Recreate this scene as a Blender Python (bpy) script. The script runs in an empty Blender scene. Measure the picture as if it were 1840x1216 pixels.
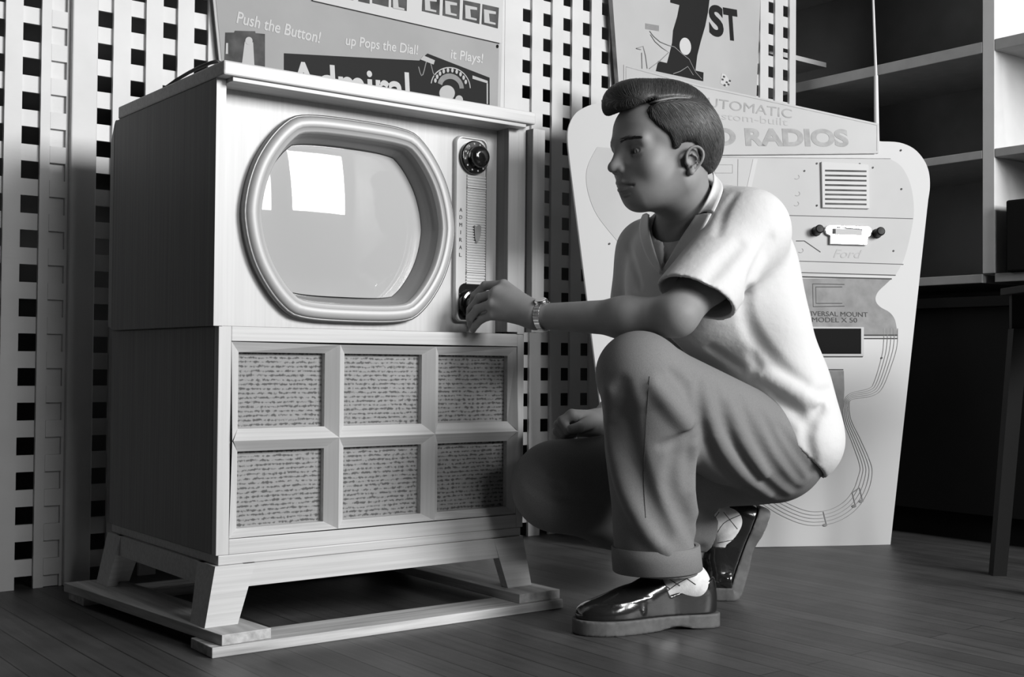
import bpy, bmesh, math, random
import numpy as np
from mathutils import Vector, Matrix

random.seed(7)
np.random.seed(7)
SC = bpy.context.scene
COL = SC.collection
PI = math.pi

# ------------------------------------------------------------------ camera
FPX, CAM_H = 2200.0, 0.49
FH = Vector((.6124, .7905, 0)).normalized()
R0 = Vector((FH.y, -FH.x, 0))
_p, _r = math.radians(1.2), math.radians(.48)
FW = FH * math.cos(_p) + Vector((0, 0, 1)) * math.sin(_p)
U0 = -FH * math.sin(_p) + Vector((0, 0, 1)) * math.cos(_p)
RT = R0 * math.cos(_r) + U0 * math.sin(_r)
UP = -R0 * math.sin(_r) + U0 * math.cos(_r)
CC = Vector((0, 0, CAM_H))
cam_data = bpy.data.cameras.new('camera')
cam = bpy.data.objects.new('camera', cam_data)
COL.objects.link(cam)
cam_data.sensor_width = 36
cam_data.lens = FPX * 36 / 1840
cam_data.clip_start = .02
cam.matrix_world = Matrix(((RT.x, UP.x, -FW.x, 0), (RT.y, UP.y, -FW.y, 0), (RT.z, UP.z, -FW.z, CAM_H), (0, 0, 0, 1)))
SC.camera = cam

def ray(px, py):
    return FW + RT * ((px - 920) / FPX) - UP * ((py - 608) / FPX)
def atY(px, py, Y):
    d = ray(px, py); return CC + d * (Y / d.y)
def at(px, py, D):
    return CC + ray(px, py) * D
def floor_pt(px, py, z=0):
    d = ray(px, py); return CC + d * ((z - CAM_H) / d.z)
def on_plane(px, py, P, N):
    d = ray(px, py); return CC + d * ((P - CC).dot(N) / d.dot(N))

# ------------------------------------------------------------------ world, lights, exposure
w = bpy.data.worlds.new('world'); SC.world = w; w.use_nodes = True
w.node_tree.nodes['Background'].inputs[0].default_value = (.8, .8, .8, 1)
w.node_tree.nodes['Background'].inputs[1].default_value = .3
SC.view_settings.view_transform = 'Standard'
SC.view_settings.look = 'None'
SC.view_settings.gamma = 1
SC.view_settings.use_curve_mapping = False
SC.view_settings.exposure = 0.0

def area(name, loc, target, sx, sy, power):
    d = bpy.data.lights.new(name, 'AREA'); d.shape = 'RECTANGLE'; d.size = sx; d.size_y = sy; d.energy = power
    o = bpy.data.objects.new(name, d); COL.objects.link(o); o.location = loc
    o.rotation_euler = (Vector(target) - Vector(loc)).to_track_quat('-Z', 'Y').to_euler()
    return o
# daylight entering through the shop window in the wall behind the camera
area('window_daylight', (2.88, -2.25, 2.15), (1.9, 2.6, .85), 1.4, 1.35, 265)
area('second_window_daylight', (1.28, -2.25, 2.05), (1.2, 2.6, .6), .8, 1.3, 55)

# ------------------------------------------------------------------ materials
MATS = {}
def mat(name, g, rough=.6, spec=.5, metal=0, coat=0, noise=None, bump=None, tint=0.0, emit=0):
    """grey g (albedo); noise=(scale xyz, amount, detail) modulates colour; bump=(scale xyz, strength, distance)"""
    m = bpy.data.materials.new(name); m.use_nodes = True
    nt = m.node_tree; b = nt.nodes['Principled BSDF']
    c = (g * (1 + tint), g, g * (1 - tint), 1)
    b.inputs['Base Color'].default_value = c
    b.inputs['Roughness'].default_value = rough
    b.inputs['Specular IOR Level'].default_value = spec
    b.inputs['Metallic'].default_value = metal
    b.inputs['Coat Weight'].default_value = coat
    b.inputs['Coat Roughness'].default_value = .06
    if noise or bump:
        tc = nt.nodes.new('ShaderNodeTexCoord')
    def tex(scale, detail):
        mp = nt.nodes.new('ShaderNodeMapping'); mp.inputs['Scale'].default_value = scale
        nt.links.new(tc.outputs['Object'], mp.inputs[0])
        n = nt.nodes.new('ShaderNodeTexNoise'); n.inputs['Scale'].default_value = 1; n.inputs['Detail'].default_value = detail
        nt.links.new(mp.outputs[0], n.inputs[0]); return n
    if noise:
        n = tex(noise[0], noise[2] if len(noise) > 2 else 4)
        r = nt.nodes.new('ShaderNodeValToRGB')
        a = noise[1]
        r.color_ramp.elements[0].position = .3; r.color_ramp.elements[1].position = .7
        r.color_ramp.elements[0].color = tuple(x * (1 - a) for x in c[:3]) + (1,)
        r.color_ramp.elements[1].color = tuple(min(1, x * (1 + a)) for x in c[:3]) + (1,)
        nt.links.new(n.outputs[0], r.inputs[0]); nt.links.new(r.outputs[0], b.inputs['Base Color'])
    if bump:
        n = tex(bump[0], 3)
        bp = nt.nodes.new('ShaderNodeBump'); bp.inputs['Strength'].default_value = bump[1]; bp.inputs['Distance'].default_value = bump[2]
        nt.links.new(n.outputs[0], bp.inputs['Height']); nt.links.new(bp.outputs[0], b.inputs['Normal'])
    MATS[name] = m
    return m

mat('wood_v', .51, .42, noise=((160, 160, 3), .055, 6), bump=((300, 300, 6), .1, .001))
mat('wood_h', .51, .42, noise=((3, 160, 160), .12, 6), bump=((6, 300, 300), .1, .001))
mat('wood_shaded', .28, .5, spec=.2, noise=((160, 160, 3), .12, 6))  # console wood with the shade of its unlit sides put into the colour
mat('wood_d', .30, .42, noise=((160, 160, 3), .10, 6))
mat('pine_x', .46, .7, noise=((4, 60, 60), .35, 6), bump=((8, 200, 200), .3, .002))
mat('pine_y', .42, .7, noise=((60, 4, 60), .3, 6), bump=((200, 8, 200), .3, .002))
mat('paint_white', .60, .5, noise=((7, 7, 7), .07, 5), bump=((30, 30, 200), .15, .001))
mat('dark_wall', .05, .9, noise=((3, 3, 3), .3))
mat('wall', .30, .9, noise=((3, 3, 3), .1))
mat('dim_wall', .04, .9, noise=((3, 3, 3), .1))
mat('shelf_edge', .36, .6, noise=((20, 20, 20), .08))
mat('shelf_back', .22, .8, noise=((2.5, 2.5, 2.5), .3))
mat('black', .010, .9, spec=.1)
mat('black_gloss', .01, .12, coat=.6)
mat('black_print', .018, .6, spec=.12)
mat('card_white', .47, .75, spec=.2, noise=((5, 5, 5), .04))
mat('card_bright', .54, .75, spec=.2)
mat('card_grey', .34, .75, spec=.2, noise=((6, 6, 6), .06))
mat('card_lightgrey', .43, .75, spec=.2, noise=((5, 5, 5), .05))
mat('ink_grey', .24, .75, spec=.2, noise=((30, 30, 30), .15))
mat('ink_pale', .34, .75, spec=.2, noise=((40, 40, 40), .15))
mat('ink_line', .07, .7, spec=.15)
mat('ink_mid', .07, .6, spec=.15, noise=((20, 20, 20), .5))
mat('gold', .42, .5, metal=.2, spec=.4)
mat('bezel_side', .20, .35, metal=.4)
mat('mask', .20, .35, coat=.3)
mat('screen', .40, .9, spec=0, coat=1.0)
MATS['screen'].node_tree.nodes['Principled BSDF'].inputs['Coat Roughness'].default_value = .02
mat('panel', .52, .3, metal=.3)
mat('rib', .66, .35, metal=.2)
mat('chrome', .8, .15, metal=1)
mat('wire', .03, .5)
mat('table_wood', .008, .7, spec=.15)
mat('shelf_side_lit', .66, .6, noise=((10, 10, 10), .05))  # upright colour raised to carry the window light on its side face
mat('knob_black', .008, .5, spec=.25)
mat('glass_pane', .9, .05)
MATS['glass_pane'].node_tree.nodes['Principled BSDF'].inputs['Transmission Weight'].default_value = 1.0

def cloth_mat():
    m = bpy.data.materials.new('speaker_cloth'); m.use_nodes = True; nt = m.node_tree; b = nt.nodes['Principled BSDF']
    b.inputs['Roughness'].default_value = .9
    tc = nt.nodes.new('ShaderNodeTexCoord')
    # uneven woven rows: wavy horizontal bands broken by small knots
    mp = nt.nodes.new('ShaderNodeMapping'); mp.inputs['Scale'].default_value = (32, 1, 75)
    n1 = nt.nodes.new('ShaderNodeTexNoise'); n1.inputs['Scale'].default_value = 1; n1.inputs['Detail'].default_value = 4
    nt.links.new(tc.outputs['Object'], mp.inputs[0]); nt.links.new(mp.outputs[0], n1.inputs[0])
    sep = nt.nodes.new('ShaderNodeSeparateXYZ'); nt.links.new(tc.outputs['Object'], sep.inputs[0])
    def mth(op, a, b_=None, v=None):
        k = nt.nodes.new('ShaderNodeMath'); k.operation = op
        if isinstance(a, (int, float)): k.inputs[0].default_value = a
        else: nt.links.new(a, k.inputs[0])
        if b_ is not None: nt.links.new(b_, k.inputs[1])
        if v is not None: k.inputs[1].default_value = v
        return k.outputs[0]
    off = mth('MULTIPLY', mth('SUBTRACT', n1.outputs[0], v=.5), v=.0060)
    z = mth('ADD', sep.outputs[2], off)
    s = mth('SINE', mth('MULTIPLY', z, v=2 * PI / .0080))
    mp2 = nt.nodes.new('ShaderNodeMapping'); mp2.inputs['Scale'].default_value = (150, 1, 125)
    n2 = nt.nodes.new('ShaderNodeTexNoise'); n2.inputs['Scale'].default_value = 1; n2.inputs['Detail'].default_value = 3
    nt.links.new(tc.outputs['Object'], mp2.inputs[0]); nt.links.new(mp2.outputs[0], n2.inputs[0])
    v = mth('ADD', mth('MULTIPLY', s, v=.30), mth('MULTIPLY', mth('SUBTRACT', n2.outputs[0], v=.5), v=2.1))
    r = nt.nodes.new('ShaderNodeValToRGB')
    r.color_ramp.elements[0].position = .12; r.color_ramp.elements[1].position = .5
    r.color_ramp.elements[0].color = (.28, .28, .28, 1); r.color_ramp.elements[1].color = (.085, .085, .085, 1)
    nt.links.new(mth('ADD', v, v=.12), r.inputs[0]); nt.links.new(r.outputs[0], b.inputs['Base Color'])
    MATS['speaker_cloth'] = m
cloth_mat()

def floor_mat():
    m = bpy.data.materials.new('floor_boards'); m.use_nodes = True; nt = m.node_tree; b = nt.nodes['Principled BSDF']
    tc = nt.nodes.new('ShaderNodeTexCoord')
    def nz(scale, det=5):
        mp = nt.nodes.new('ShaderNodeMapping'); mp.inputs['Scale'].default_value = scale
        n = nt.nodes.new('ShaderNodeTexNoise'); n.inputs['Scale'].default_value = 1; n.inputs['Detail'].default_value = det
        nt.links.new(tc.outputs['Object'], mp.inputs[0]); nt.links.new(mp.outputs[0], n.inputs[0]); return n
    br = nt.nodes.new('ShaderNodeTexBrick')
    mp = nt.nodes.new('ShaderNodeMapping'); mp.inputs['Rotation'].default_value = (0, 0, PI / 2)
    nt.links.new(tc.outputs['Object'], mp.inputs[0]); nt.links.new(mp.outputs[0], br.inputs[0])
    br.inputs['Scale'].default_value = 1; br.inputs['Brick Width'].default_value = 2.6; br.inputs['Row Height'].default_value = .058
    br.inputs['Mortar Size'].default_value = .0018; br.inputs['Mortar Smooth'].default_value = .6
    br.inputs['Color1'].default_value = (.050, .050, .050, 1); br.inputs['Color2'].default_value = (.072, .072, .072, 1)
    br.inputs['Mortar'].default_value = (.018, .018, .018, 1)
    n1 = nz((9, 9, 1)); n2 = nz((70, 3, 1))
    mx = nt.nodes.new('ShaderNodeMix'); mx.data_type = 'RGBA'; mx.blend_type = 'MULTIPLY'; mx.inputs[0].default_value = 1
    r = nt.nodes.new('ShaderNodeValToRGB'); r.color_ramp.elements[0].position = .3; r.color_ramp.elements[1].position = .7
    r.color_ramp.elements[0].color = (.6, .6, .6, 1); r.color_ramp.elements[1].color = (1.25, 1.25, 1.25, 1)
    ad = nt.nodes.new('ShaderNodeMath'); ad.operation = 'ADD'
    m1 = nt.nodes.new('ShaderNodeMath'); m1.operation = 'MULTIPLY'; m1.inputs[1].default_value = .5
    m2 = nt.nodes.new('ShaderNodeMath'); m2.operation = 'MULTIPLY'; m2.inputs[1].default_value = .5
    nt.links.new(n1.outputs[0], m1.inputs[0]); nt.links.new(n2.outputs[0], m2.inputs[0])
    nt.links.new(m1.outputs[0], ad.inputs[0]); nt.links.new(m2.outputs[0], ad.inputs[1]); nt.links.new(ad.outputs[0], r.inputs[0])
    nt.links.new(br.outputs[0], mx.inputs[6]); nt.links.new(r.outputs[0], mx.inputs[7])
    nt.links.new(mx.outputs[2], b.inputs['Base Color'])
    b.inputs['Roughness'].default_value = .45
    b.inputs['Specular IOR Level'].default_value = .35
    bp = nt.nodes.new('ShaderNodeBump'); bp.inputs['Strength'].default_value = .25; bp.inputs['Distance'].default_value = .002
    nt.links.new(n2.outputs[0], bp.inputs['Height']); nt.links.new(bp.outputs[0], b.inputs['Normal'])
    MATS['floor_boards'] = m
floor_mat()

# ------------------------------------------------------------------ helpers
def finish(name, me, material, parent=None, smooth=False, bevel=0):
    o = bpy.data.objects.new(name, me); COL.objects.link(o)
    if material is not None: me.materials.append(MATS[material] if isinstance(material, str) else material)
    if smooth:
        me.polygons.foreach_set('use_smooth', [True] * len(me.polygons))
    if bevel:
        b = o.modifiers.new('bevel', 'BEVEL'); b.width = bevel; b.segments = 2; b.limit_method = 'ANGLE'; b.angle_limit = math.radians(35)
    if parent is not None:
        o.parent = parent
        o.matrix_parent_inverse = Matrix.Translation(-parent_loc(parent))
    return o
def parent_loc(p):
    # parents are never rotated, so the world position is the sum of the locations
    v = Vector(p.location)
    if p.parent is not None and not p.get('_world'): 
        pass
    return v

class MB:
    def __init__(s): s.v = []; s.f = []
    def add(s, vs, fs):
        k = len(s.v); s.v += [tuple(v) for v in vs]; s.f += [tuple(i + k for i in f) for f in fs]; return s
    def box(s, x0, x1, y0, y1, z0, z1):
        vs = [(x, y, z) for x in (x0, x1) for y in (y0, y1) for z in (z0, z1)]
        return s.add(vs, [(0, 1, 3, 2), (4, 6, 7, 5), (0, 4, 5, 1), (2, 3, 7, 6), (0, 2, 6, 4), (1, 5, 7, 3)])
    def hexa(s, b, t):
        """b, t: four bottom and four top corners in the same (counter-clockwise) order"""
        return s.add(list(b) + list(t), [(3, 2, 1, 0), (4, 5, 6, 7), (0, 1, 5, 4), (1, 2, 6, 5), (2, 3, 7, 6), (3, 0, 4, 7)])
    def prism(s, pts, d):
        """pts: polygon in 3D; d: extrusion vector"""
        n = len(pts); d = Vector(d)
        a = [Vector(p) for p in pts]; b = [p + d for p in a]
        nrm = Vector((0, 0, 0))
        for i in range(n): nrm += (a[i] - a[0]).cross(a[(i + 1) % n] - a[0])
        fs = [tuple(range(n)), tuple(range(2 * n - 1, n - 1, -1))] + [(i, i + n, (i + 1) % n + n, (i + 1) % n) for i in range(n)]
        if nrm.dot(d) > 0: fs = [tuple(reversed(f)) for f in fs]
        return s.add(a + b, fs)
    def tube(s, pts, r, n=8, cap=True, closed=False):
        pts = [Vector(p) for p in pts]; m = len(pts)
        rs = r if isinstance(r, (list, tuple)) else [r] * m
        vs = []; prev = None
        for i, p in enumerate(pts):
            if closed: t = pts[(i + 1) % m] - pts[i - 1]
            else: t = pts[min(i + 1, m - 1)] - pts[max(i - 1, 0)]
            t.normalize()
            if prev is None:
                a = Vector((0, 0, 1)) if abs(t.z) < .9 else Vector((1, 0, 0))
                u = t.cross(a).normalized()
            else:
                u = (prev - t * prev.dot(t)).normalized()
            prev = u; v = t.cross(u)
            vs += [p + (u * math.cos(2 * PI * k / n) + v * math.sin(2 * PI * k / n)) * rs[i] for k in range(n)]
        fs = []
        for i in range(m if closed else m - 1):
            j = (i + 1) % m
            fs += [(i * n + k, i * n + (k + 1) % n, j * n + (k + 1) % n, j * n + k) for k in range(n)]
        if cap and not closed: fs += [tuple(reversed(range(n))), tuple(range((m - 1) * n, m * n))]
        return s.add(vs, fs)
    def lathe(s, c, axis, prof, n=32):
        """prof: list of (radius, offset along axis)"""
        c = Vector(c); ax = Vector(axis).normalized()
        u = ax.orthogonal().normalized(); v = ax.cross(u)
        vs = []
        for (r, h) in prof:
            vs += [c + ax * h + (u * math.cos(2 * PI * k / n) + v * math.sin(2 * PI * k / n)) * r for k in range(n)]
        fs = []
        for i in range(len(prof) - 1):
            fs += [(i * n + k, i * n + (k + 1) % n, (i + 1) * n + (k + 1) % n, (i + 1) * n + k) for k in range(n)]
        fs += [tuple(reversed(range(n))), tuple(range((len(prof) - 1) * n, len(prof) * n))]
        return s.add(vs, fs)
    def rings(s, rings, cap_start=False, cap_end=False):
        n = len(rings[0]); vs = [p for r in rings for p in r]; fs = []
        for i in range(len(rings) - 1):
            fs += [(i * n + k, i * n + (k + 1) % n, (i + 1) * n + (k + 1) % n, (i + 1) * n + k) for k in range(n)]
        if cap_start: fs.append(tuple(reversed(range(n))))
        if cap_end: fs.append(tuple(range((len(rings) - 1) * n, len(rings) * n)))
        return s.add(vs, fs)
    def build(s, name, material, parent=None, smooth=False, bevel=0, fix=True):
        me = bpy.data.meshes.new(name)
        me.from_pydata([tuple(v) for v in s.v], [], s.f); me.update()
        if fix:
            bm = bmesh.new(); bm.from_mesh(me); bmesh.ops.recalc_face_normals(bm, faces=bm.faces); bm.to_mesh(me); bm.free()
        return finish(name, me, material, parent, smooth, bevel)

def empty(name, loc=(0, 0, 0)):
    o = bpy.data.objects.new(name, None); COL.objects.link(o); o.location = loc; o.empty_display_size = .1
    return o
def tag(o, label, cat, group=None, kind=None):
    o['label'] = label; o['category'] = cat
    if group: o['group'] = group
    if kind: o['kind'] = kind
    return o
def structure(o):
    o['kind'] = 'structure'; return o

FONT = None
def text_mesh(body, size, org, ux, uz, depth=.0008, fit=None, fith=None, bold=0, shear=0, align='LEFT', n_off=.0):
    """lettering laid on a surface: org = lower-left corner, ux / uz = unit vectors along the line and up; fit = width, fith = height of the ink"""
    cu = bpy.data.curves.new('t', 'FONT'); cu.body = body; cu.size = size; cu.offset = bold; cu.shear = shear; cu.align_x = 'LEFT'
    cu.fill_mode = 'BOTH'; cu.extrude = 0; cu.resolution_u = 6
    ob = bpy.data.objects.new('t', cu); COL.objects.link(ob)
    dg = bpy.context.evaluated_depsgraph_get()
    me = bpy.data.meshes.new_from_object(ob.evaluated_get(dg))
    bpy.data.objects.remove(ob); bpy.data.curves.remove(cu)
    co = np.array([v.co[:] for v in me.vertices])
    x0, x1 = co[:, 0].min(), co[:, 0].max(); y0, y1 = co[:, 1].min(), co[:, 1].max()
    sx = fit / (x1 - x0) if fit else 1
    sy = fith / (y1 - y0) if fith else sx
    ux = Vector(ux).normalized(); uz = Vector(uz).normalized(); n = ux.cross(uz).normalized()
    bm = bmesh.new(); bm.from_mesh(me); bpy.data.meshes.remove(me)
    for v in bm.verts:
        x, y = (v.co.x - x0) * sx, (v.co.y - y0) * sy
        v.co = Vector(org) + ux * x + uz * y + n * n_off
    g = bmesh.ops.extrude_face_region(bm, geom=bm.faces[:])
    for v in [e for e in g['geom'] if isinstance(e, bmesh.types.BMVert)]:
        v.co += n * depth
    bmesh.ops.recalc_face_normals(bm, faces=bm.faces)
    mb = MB(); bm.verts.index_update()
    mb.v = [tuple(v.co) for v in bm.verts]; mb.f = [tuple(v.index for v in f.verts) for f in bm.faces]
    bm.free()
    return mb
def merge(*mbs):
    r = MB()
    for m in mbs: r.add(m.v, m.f)
    return r

# ------------------------------------------------------------------ the room
XL, XR, YF, YB, ZC = -3.0, 3.86, -2.4, 3.5, 2.9
structure(MB().box(XL, XR, YF, YB, -.05, 0).build('floor', 'floor_boards'))
structure(MB().box(XL, XR, YF, YB, ZC, ZC + .05).build('ceiling', 'dim_wall'))
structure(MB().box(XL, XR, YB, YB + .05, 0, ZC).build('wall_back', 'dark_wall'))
structure(MB().box(XL - .05, XL, YF, YB, 0, ZC).build('wall_left', 'dim_wall'))
structure(MB().box(XR, XR + .05, YF, YB, 0, ZC).build('wall_right', 'shelf_back'))
WX0, WX1, WZ0, WZ1 = 2.13, 3.63, 1.28, 2.85
WA0, WA1 = .82, 1.74
m = MB().box(XL, WA0, YF - .1, YF, 0, ZC).box(WX1, XR, YF - .1, YF, 0, ZC).box(WA1, WX0, YF - .1, YF, 0, ZC)
for a_, b_ in ((WX0, WX1), (WA0, WA1)): m.box(a_, b_, YF - .1, YF, 0, WZ0).box(a_, b_, YF - .1, YF, WZ1, ZC)
structure(m.build('wall_front', 'dim_wall'))
for nm, a_, b_ in (('window_1', WX0, WX1), ('window_2', WA0, WA1)):
    m = MB()
    for x in (a_, (a_ + b_) / 2 - .02, b_ - .04): m.box(x, x + .04, YF - .07, YF - .03, WZ0, WZ1)
    for z in (WZ0, (WZ0 + WZ1) / 2, WZ1 - .04): m.box(a_, b_, YF - .07, YF - .03, z, z + .04)
    structure(m.build(nm, 'wall'))

# ------------------------------------------------------------------ lattice screens
LY = 2.737
def lattice(name, holes_x, hx, z_top0, pz, hz, x0, x1, z1, label, ycol=LY, z0=0.0):
    """holes_x = left edges of the hole columns; the upright slats stand in front of the cross slats"""
    m = MB()
    e = [x0] + [c for h in holes_x for c in (h, h + hx)] + [x1]
    for i in range(0, len(e), 2):
        m.box(e[i], e[i + 1], ycol, ycol + .009, z0, z1)
    zt = z_top0
    while zt - pz > 0: zt -= pz
    z = z0
    while z < z1:
        hb = zt - hz
        if hb > z + .004: m.box(x0, x1, ycol + .009, ycol + .018, z, min(hb, z1))
        z = zt; zt += pz
    o = m.build(name, 'paint_white')
    tag(o, label, 'lattice')
    return o
cols = [.9365 + .0757 * k for k in range(15)]
lattice('lattice_screen', cols, .0355, 1.2065, .0736, .0365, .868, 2.085, 2.3,
        'white wooden lattice screen of square holes behind the television')
cols2 = [2.150 + .0757 * k for k in range(16)]
lattice('lattice_screen', cols2, .0345, 1.5105, .0736, .0370, 2.086, 3.353, 2.3,
        'white wooden lattice screen between the television and the dark shelves')
lattice('lattice_screen', [.768 - .0752 * 3, .768 - .0752 * 2, .768 - .0752, .768], .0392, 1.218, .0745, .0385, .50, .828, 2.3,
        'white lattice panel at the left edge, left of the tall white post', ycol=2.715)
# the board just right of its last slat and the post, and blind squares behind the slat
m = MB().box(.8285, .868, 2.7245, 2.733, 0, 2.3)
zt = 1.218
while zt > 0: zt -= .0745
z = 0
while z < 2.3:
    hb = zt - .0385
    if hb > z + .004: m.box(.8285, .862, 2.7155, 2.7245, max(z, 0), hb)
    z = zt; zt += .0745
m.box(.862, .868, 2.7155, 2.7245, 0, 2.3)
tag(m.build('lattice_edge_board', 'paint_white'), 'white lattice strip with blind square openings beside the tall white post', 'lattice')
tag(MB().box(.868, .925, 2.700, 2.7365, 0, 2.3).build('wooden_post', 'paint_white', bevel=.003),
    'tall plain white wooden post between the two lattices left of the television', 'post')

# ------------------------------------------------------------------ television
TV = empty('television', (1.22, 2.25, .036))
tag(TV, 'light wood floor television console with rounded screen, standing on rough boards', 'television')
XA, XB, YT = .884, 1.566, 1.983
YFc = 2.021                                   # recessed front face of the upper cabinet
# upper cabinet: shell with open front
ca = MB()
ca.box(XA, XA + .018, YT, 2.475, .552, .981)
ca.box(XB - .018, XB, YT, 2.475, .552, .981)
ca.box(XA + .018, XB - .018, YFc + .013, 2.475, .552, .566)
ca.box(XA + .018, XB - .018, YFc + .05, 2.475, .966, .981)
ca.box(XA + .018, XB - .018, 2.465, 2.475, .566, .966)
cabinet = ca.build('upper_cabinet', 'wood_shaded', TV, bevel=.0015)
for a_ in (XA, XB - .018): MB().box(a_, a_ + .018, YT - .0025, YT - .0001, .552, .981).build('edge_strip', 'wood_v', TV)  # strips keep the plain wood tone in front of the shade-darkened shell
MB().prism([(XA, 2.475, .552), (XA, 2.475, .985), (XA, 2.50, .94), (XA, 2.50, .56)], (XB - XA, 0, 0)).build('back_cover', 'wood_d', TV, bevel=.003)
MB().box(XB - .044, XB - .0182, YT, YFc + .0, .556, .981).build('front_stile', 'wood_shaded', TV)
MB().box(XB - .044, XB - .0182, YT - .0025, YT - .0001, .556, .9734).build('edge_strip', 'wood_v', TV)
MB().box(XA - .001, XB + .002, 1.950, 2.455, .9812, 1.0065).build('lid', 'wood_h', TV, bevel=.003)
MB().box(XA + .0185, XB - .0185, 1.956, YFc, .9735, .9808).build('head_rail', 'wood_h', TV, bevel=.001)
MB().box(XB + .003, XB + .034, 1.962, 1.990, .556, .975).build('side_batten', 'wood_shaded', TV)
MB().box(XB + .003, XB + .034, 1.9595, 1.9619, .556, .975).build('edge_strip', 'wood_v', TV)
# front board with the tube opening
CX, CZ = 1.1775, .7575
QD = [(0, .186), (.04, .1858), (.08, .1845), (.112, .181), (.130, .176), (.147, .164), (.166, .145), (.186, .118), (.203, .087), (.2155, .050), (.2215, .018), (.223, 0)]
def outline(off=0, n=96):
    q = QD
    pts = q + [(x, -z) for x, z in reversed(q[:-1])] + [(-x, -z) for x, z in q[1:]] + [(-x, z) for x, z in reversed(q[1:-1])]
    P = np.array(pts); N = len(P)
    # Catmull-Rom, resampled evenly
    out = []
    for i in range(N):
        p0, p1, p2, p3 = P[i - 1], P[i], P[(i + 1) % N], P[(i + 2) % N]
        for t in np.linspace(0, 1, 12, endpoint=False):
            out.append(.5 * ((2 * p1) + (-p0 + p2) * t + (2 * p0 - 5 * p1 + 4 * p2 - p3) * t * t + (-p0 + 3 * p1 - 3 * p2 + p3) * t ** 3))
    O = np.array(out)
    for _ in range(2): O = (np.roll(O, 1, 0) + 2 * O + np.roll(O, -1, 0)) / 4
    tg = np.roll(O, -1, 0) - np.roll(O, 1, 0); tg /= np.linalg.norm(tg, axis=1)[:, None]
    nr = np.stack([tg[:, 1], -tg[:, 0]], 1)
    if (nr * O).sum() < 0: nr = -nr
    O = O - nr * off
    L = np.concatenate([[0], np.cumsum(np.linalg.norm(np.roll(O, -1, 0) - O, axis=1))])
    s = np.linspace(0, L[-1], n, endpoint=False)
    OO = np.vstack([O, O[:1]])
    return np.stack([np.interp(s, L, OO[:, 0]), np.interp(s, L, OO[:, 1])], 1)
def ring(off, y, sc=1.0, n=96):
    return [(CX + p[0] * sc, y, CZ + p[1] * sc) for p in outline(off, n)]
# face: outer rectangle stitched to the opening
def face_board():
    n = 96
    inn = outline(.012, n)
    x0, x1, z0, z1 = XA + .0185 - CX, XB - .0445 - CX, .5535 - CZ, .981 - CZ
    out = []
    for p in inn:
        s = min((x1 / p[0]) if p[0] > 1e-9 else 1e9, (x0 / p[0]) if p[0] < -1e-9 else 1e9, (z1 / p[1]) if p[1] > 1e-9 else 1e9, (z0 / p[1]) if p[1] < -1e-9 else 1e9)
        out.append((p[0] * s, p[1] * s))
    for c in ((x0, z0), (x0, z1), (x1, z0), (x1, z1)):
        k = min(range(n), key=lambda i: (out[i][0] - c[0]) ** 2 + (out[i][1] - c[1]) ** 2); out[k] = c
    R = lambda pts, y: [(CX + a, y, CZ + b) for a, b in pts]
    m = MB(); m.rings([R(inn, YFc + .012), R(inn, YFc), R(out, YFc), R(out, YFc + .012), R(inn, YFc + .012)])
    return m
face_board().build('front_panel', 'wood_v', TV)
bz = MB().rings([ring(.004, YFc), ring(-.002, YFc - .006), ring(-.001, YFc - .019), ring(.003, YFc - .023), ring(.008, YFc - .0250), ring(.0165, YFc - .0250), ring(.0180, YFc - .0235),
                 ring(.0190, YFc - .0215), ring(.0250, YFc - .0215), ring(.0270, YFc - .020), ring(.0285, YFc - .012), ring(.0285, YFc), ring(.004, YFc)])
bezel = bz.build('screen_bezel', 'gold', TV, smooth=True)
MB().rings([ring(-.0025, YFc + .001), ring(-.006, YFc - .003), ring(-.006, YFc - .016), ring(-.0015, YFc - .0185), ring(-.0005, YFc + .001), ring(-.0025, YFc + .001)]).build('bezel_rim', 'bezel_side', TV, smooth=True)
MB().rings([ring(.0286, YFc - .008), ring(.033, YFc + .006), ring(.036, YFc + .008), ring(.044, YFc + .036), ring(.047, YFc + .042)]).build('screen_mask', 'mask', TV, smooth=True)
ol = outline(.044)
rs = []
for t in np.linspace(1, .02, 26):
    rs.append([(CX + p[0] * t, YFc + .032 - .017 * (1 - (t * (p[0] ** 2 + p[1] ** 2) ** .5 / .18) ** 2), CZ + p[1] * t) for p in ol])
scr = MB().rings(rs, cap_end=True); scr.build('picture_screen', 'screen', TV, smooth=True)
# control panel
def rrect(x0, x1, z0, z1, r, y, n=6, arch=0):
    pts = []
    for cx, cz, a0 in ((x1 - r, z1 - r, 0), (x0 + r, z1 - r, PI / 2), (x0 + r, z0 + r, PI), (x1 - r, z0 + r, 1.5 * PI)):
        for k in range(n + 1):
            a = a0 + k * PI / 2 / n
            x, z = cx + r * math.cos(a), cz + r * math.sin(a)
            pts.append((x, y, z))
    return [(x, yy, z + (arch * (1 - ((x - (x0 + x1) / 2) / ((x1 - x0) / 2)) ** 2) if z > (z0 + z1) / 2 else -arch * (1 - ((x - (x0 + x1) / 2) / ((x1 - x0) / 2)) ** 2))) for x, yy, z in pts]
PX0, PX1, PZ0, PZ1 = 1.4115, 1.4925, .577, .948
m = MB().rings([rrect(PX0 + i, PX1 - i, PZ0 + i, PZ1 - i, .012, y, arch=.005) for i, y in ((0, YFc), (0, YFc - .009), (.002, YFc - .011), (.004, YFc - .011), (.005, YFc - .007))], cap_end=True)
cp = m.build('control_panel', 'panel', TV)
YP = YFc - .007
m = MB()
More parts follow.
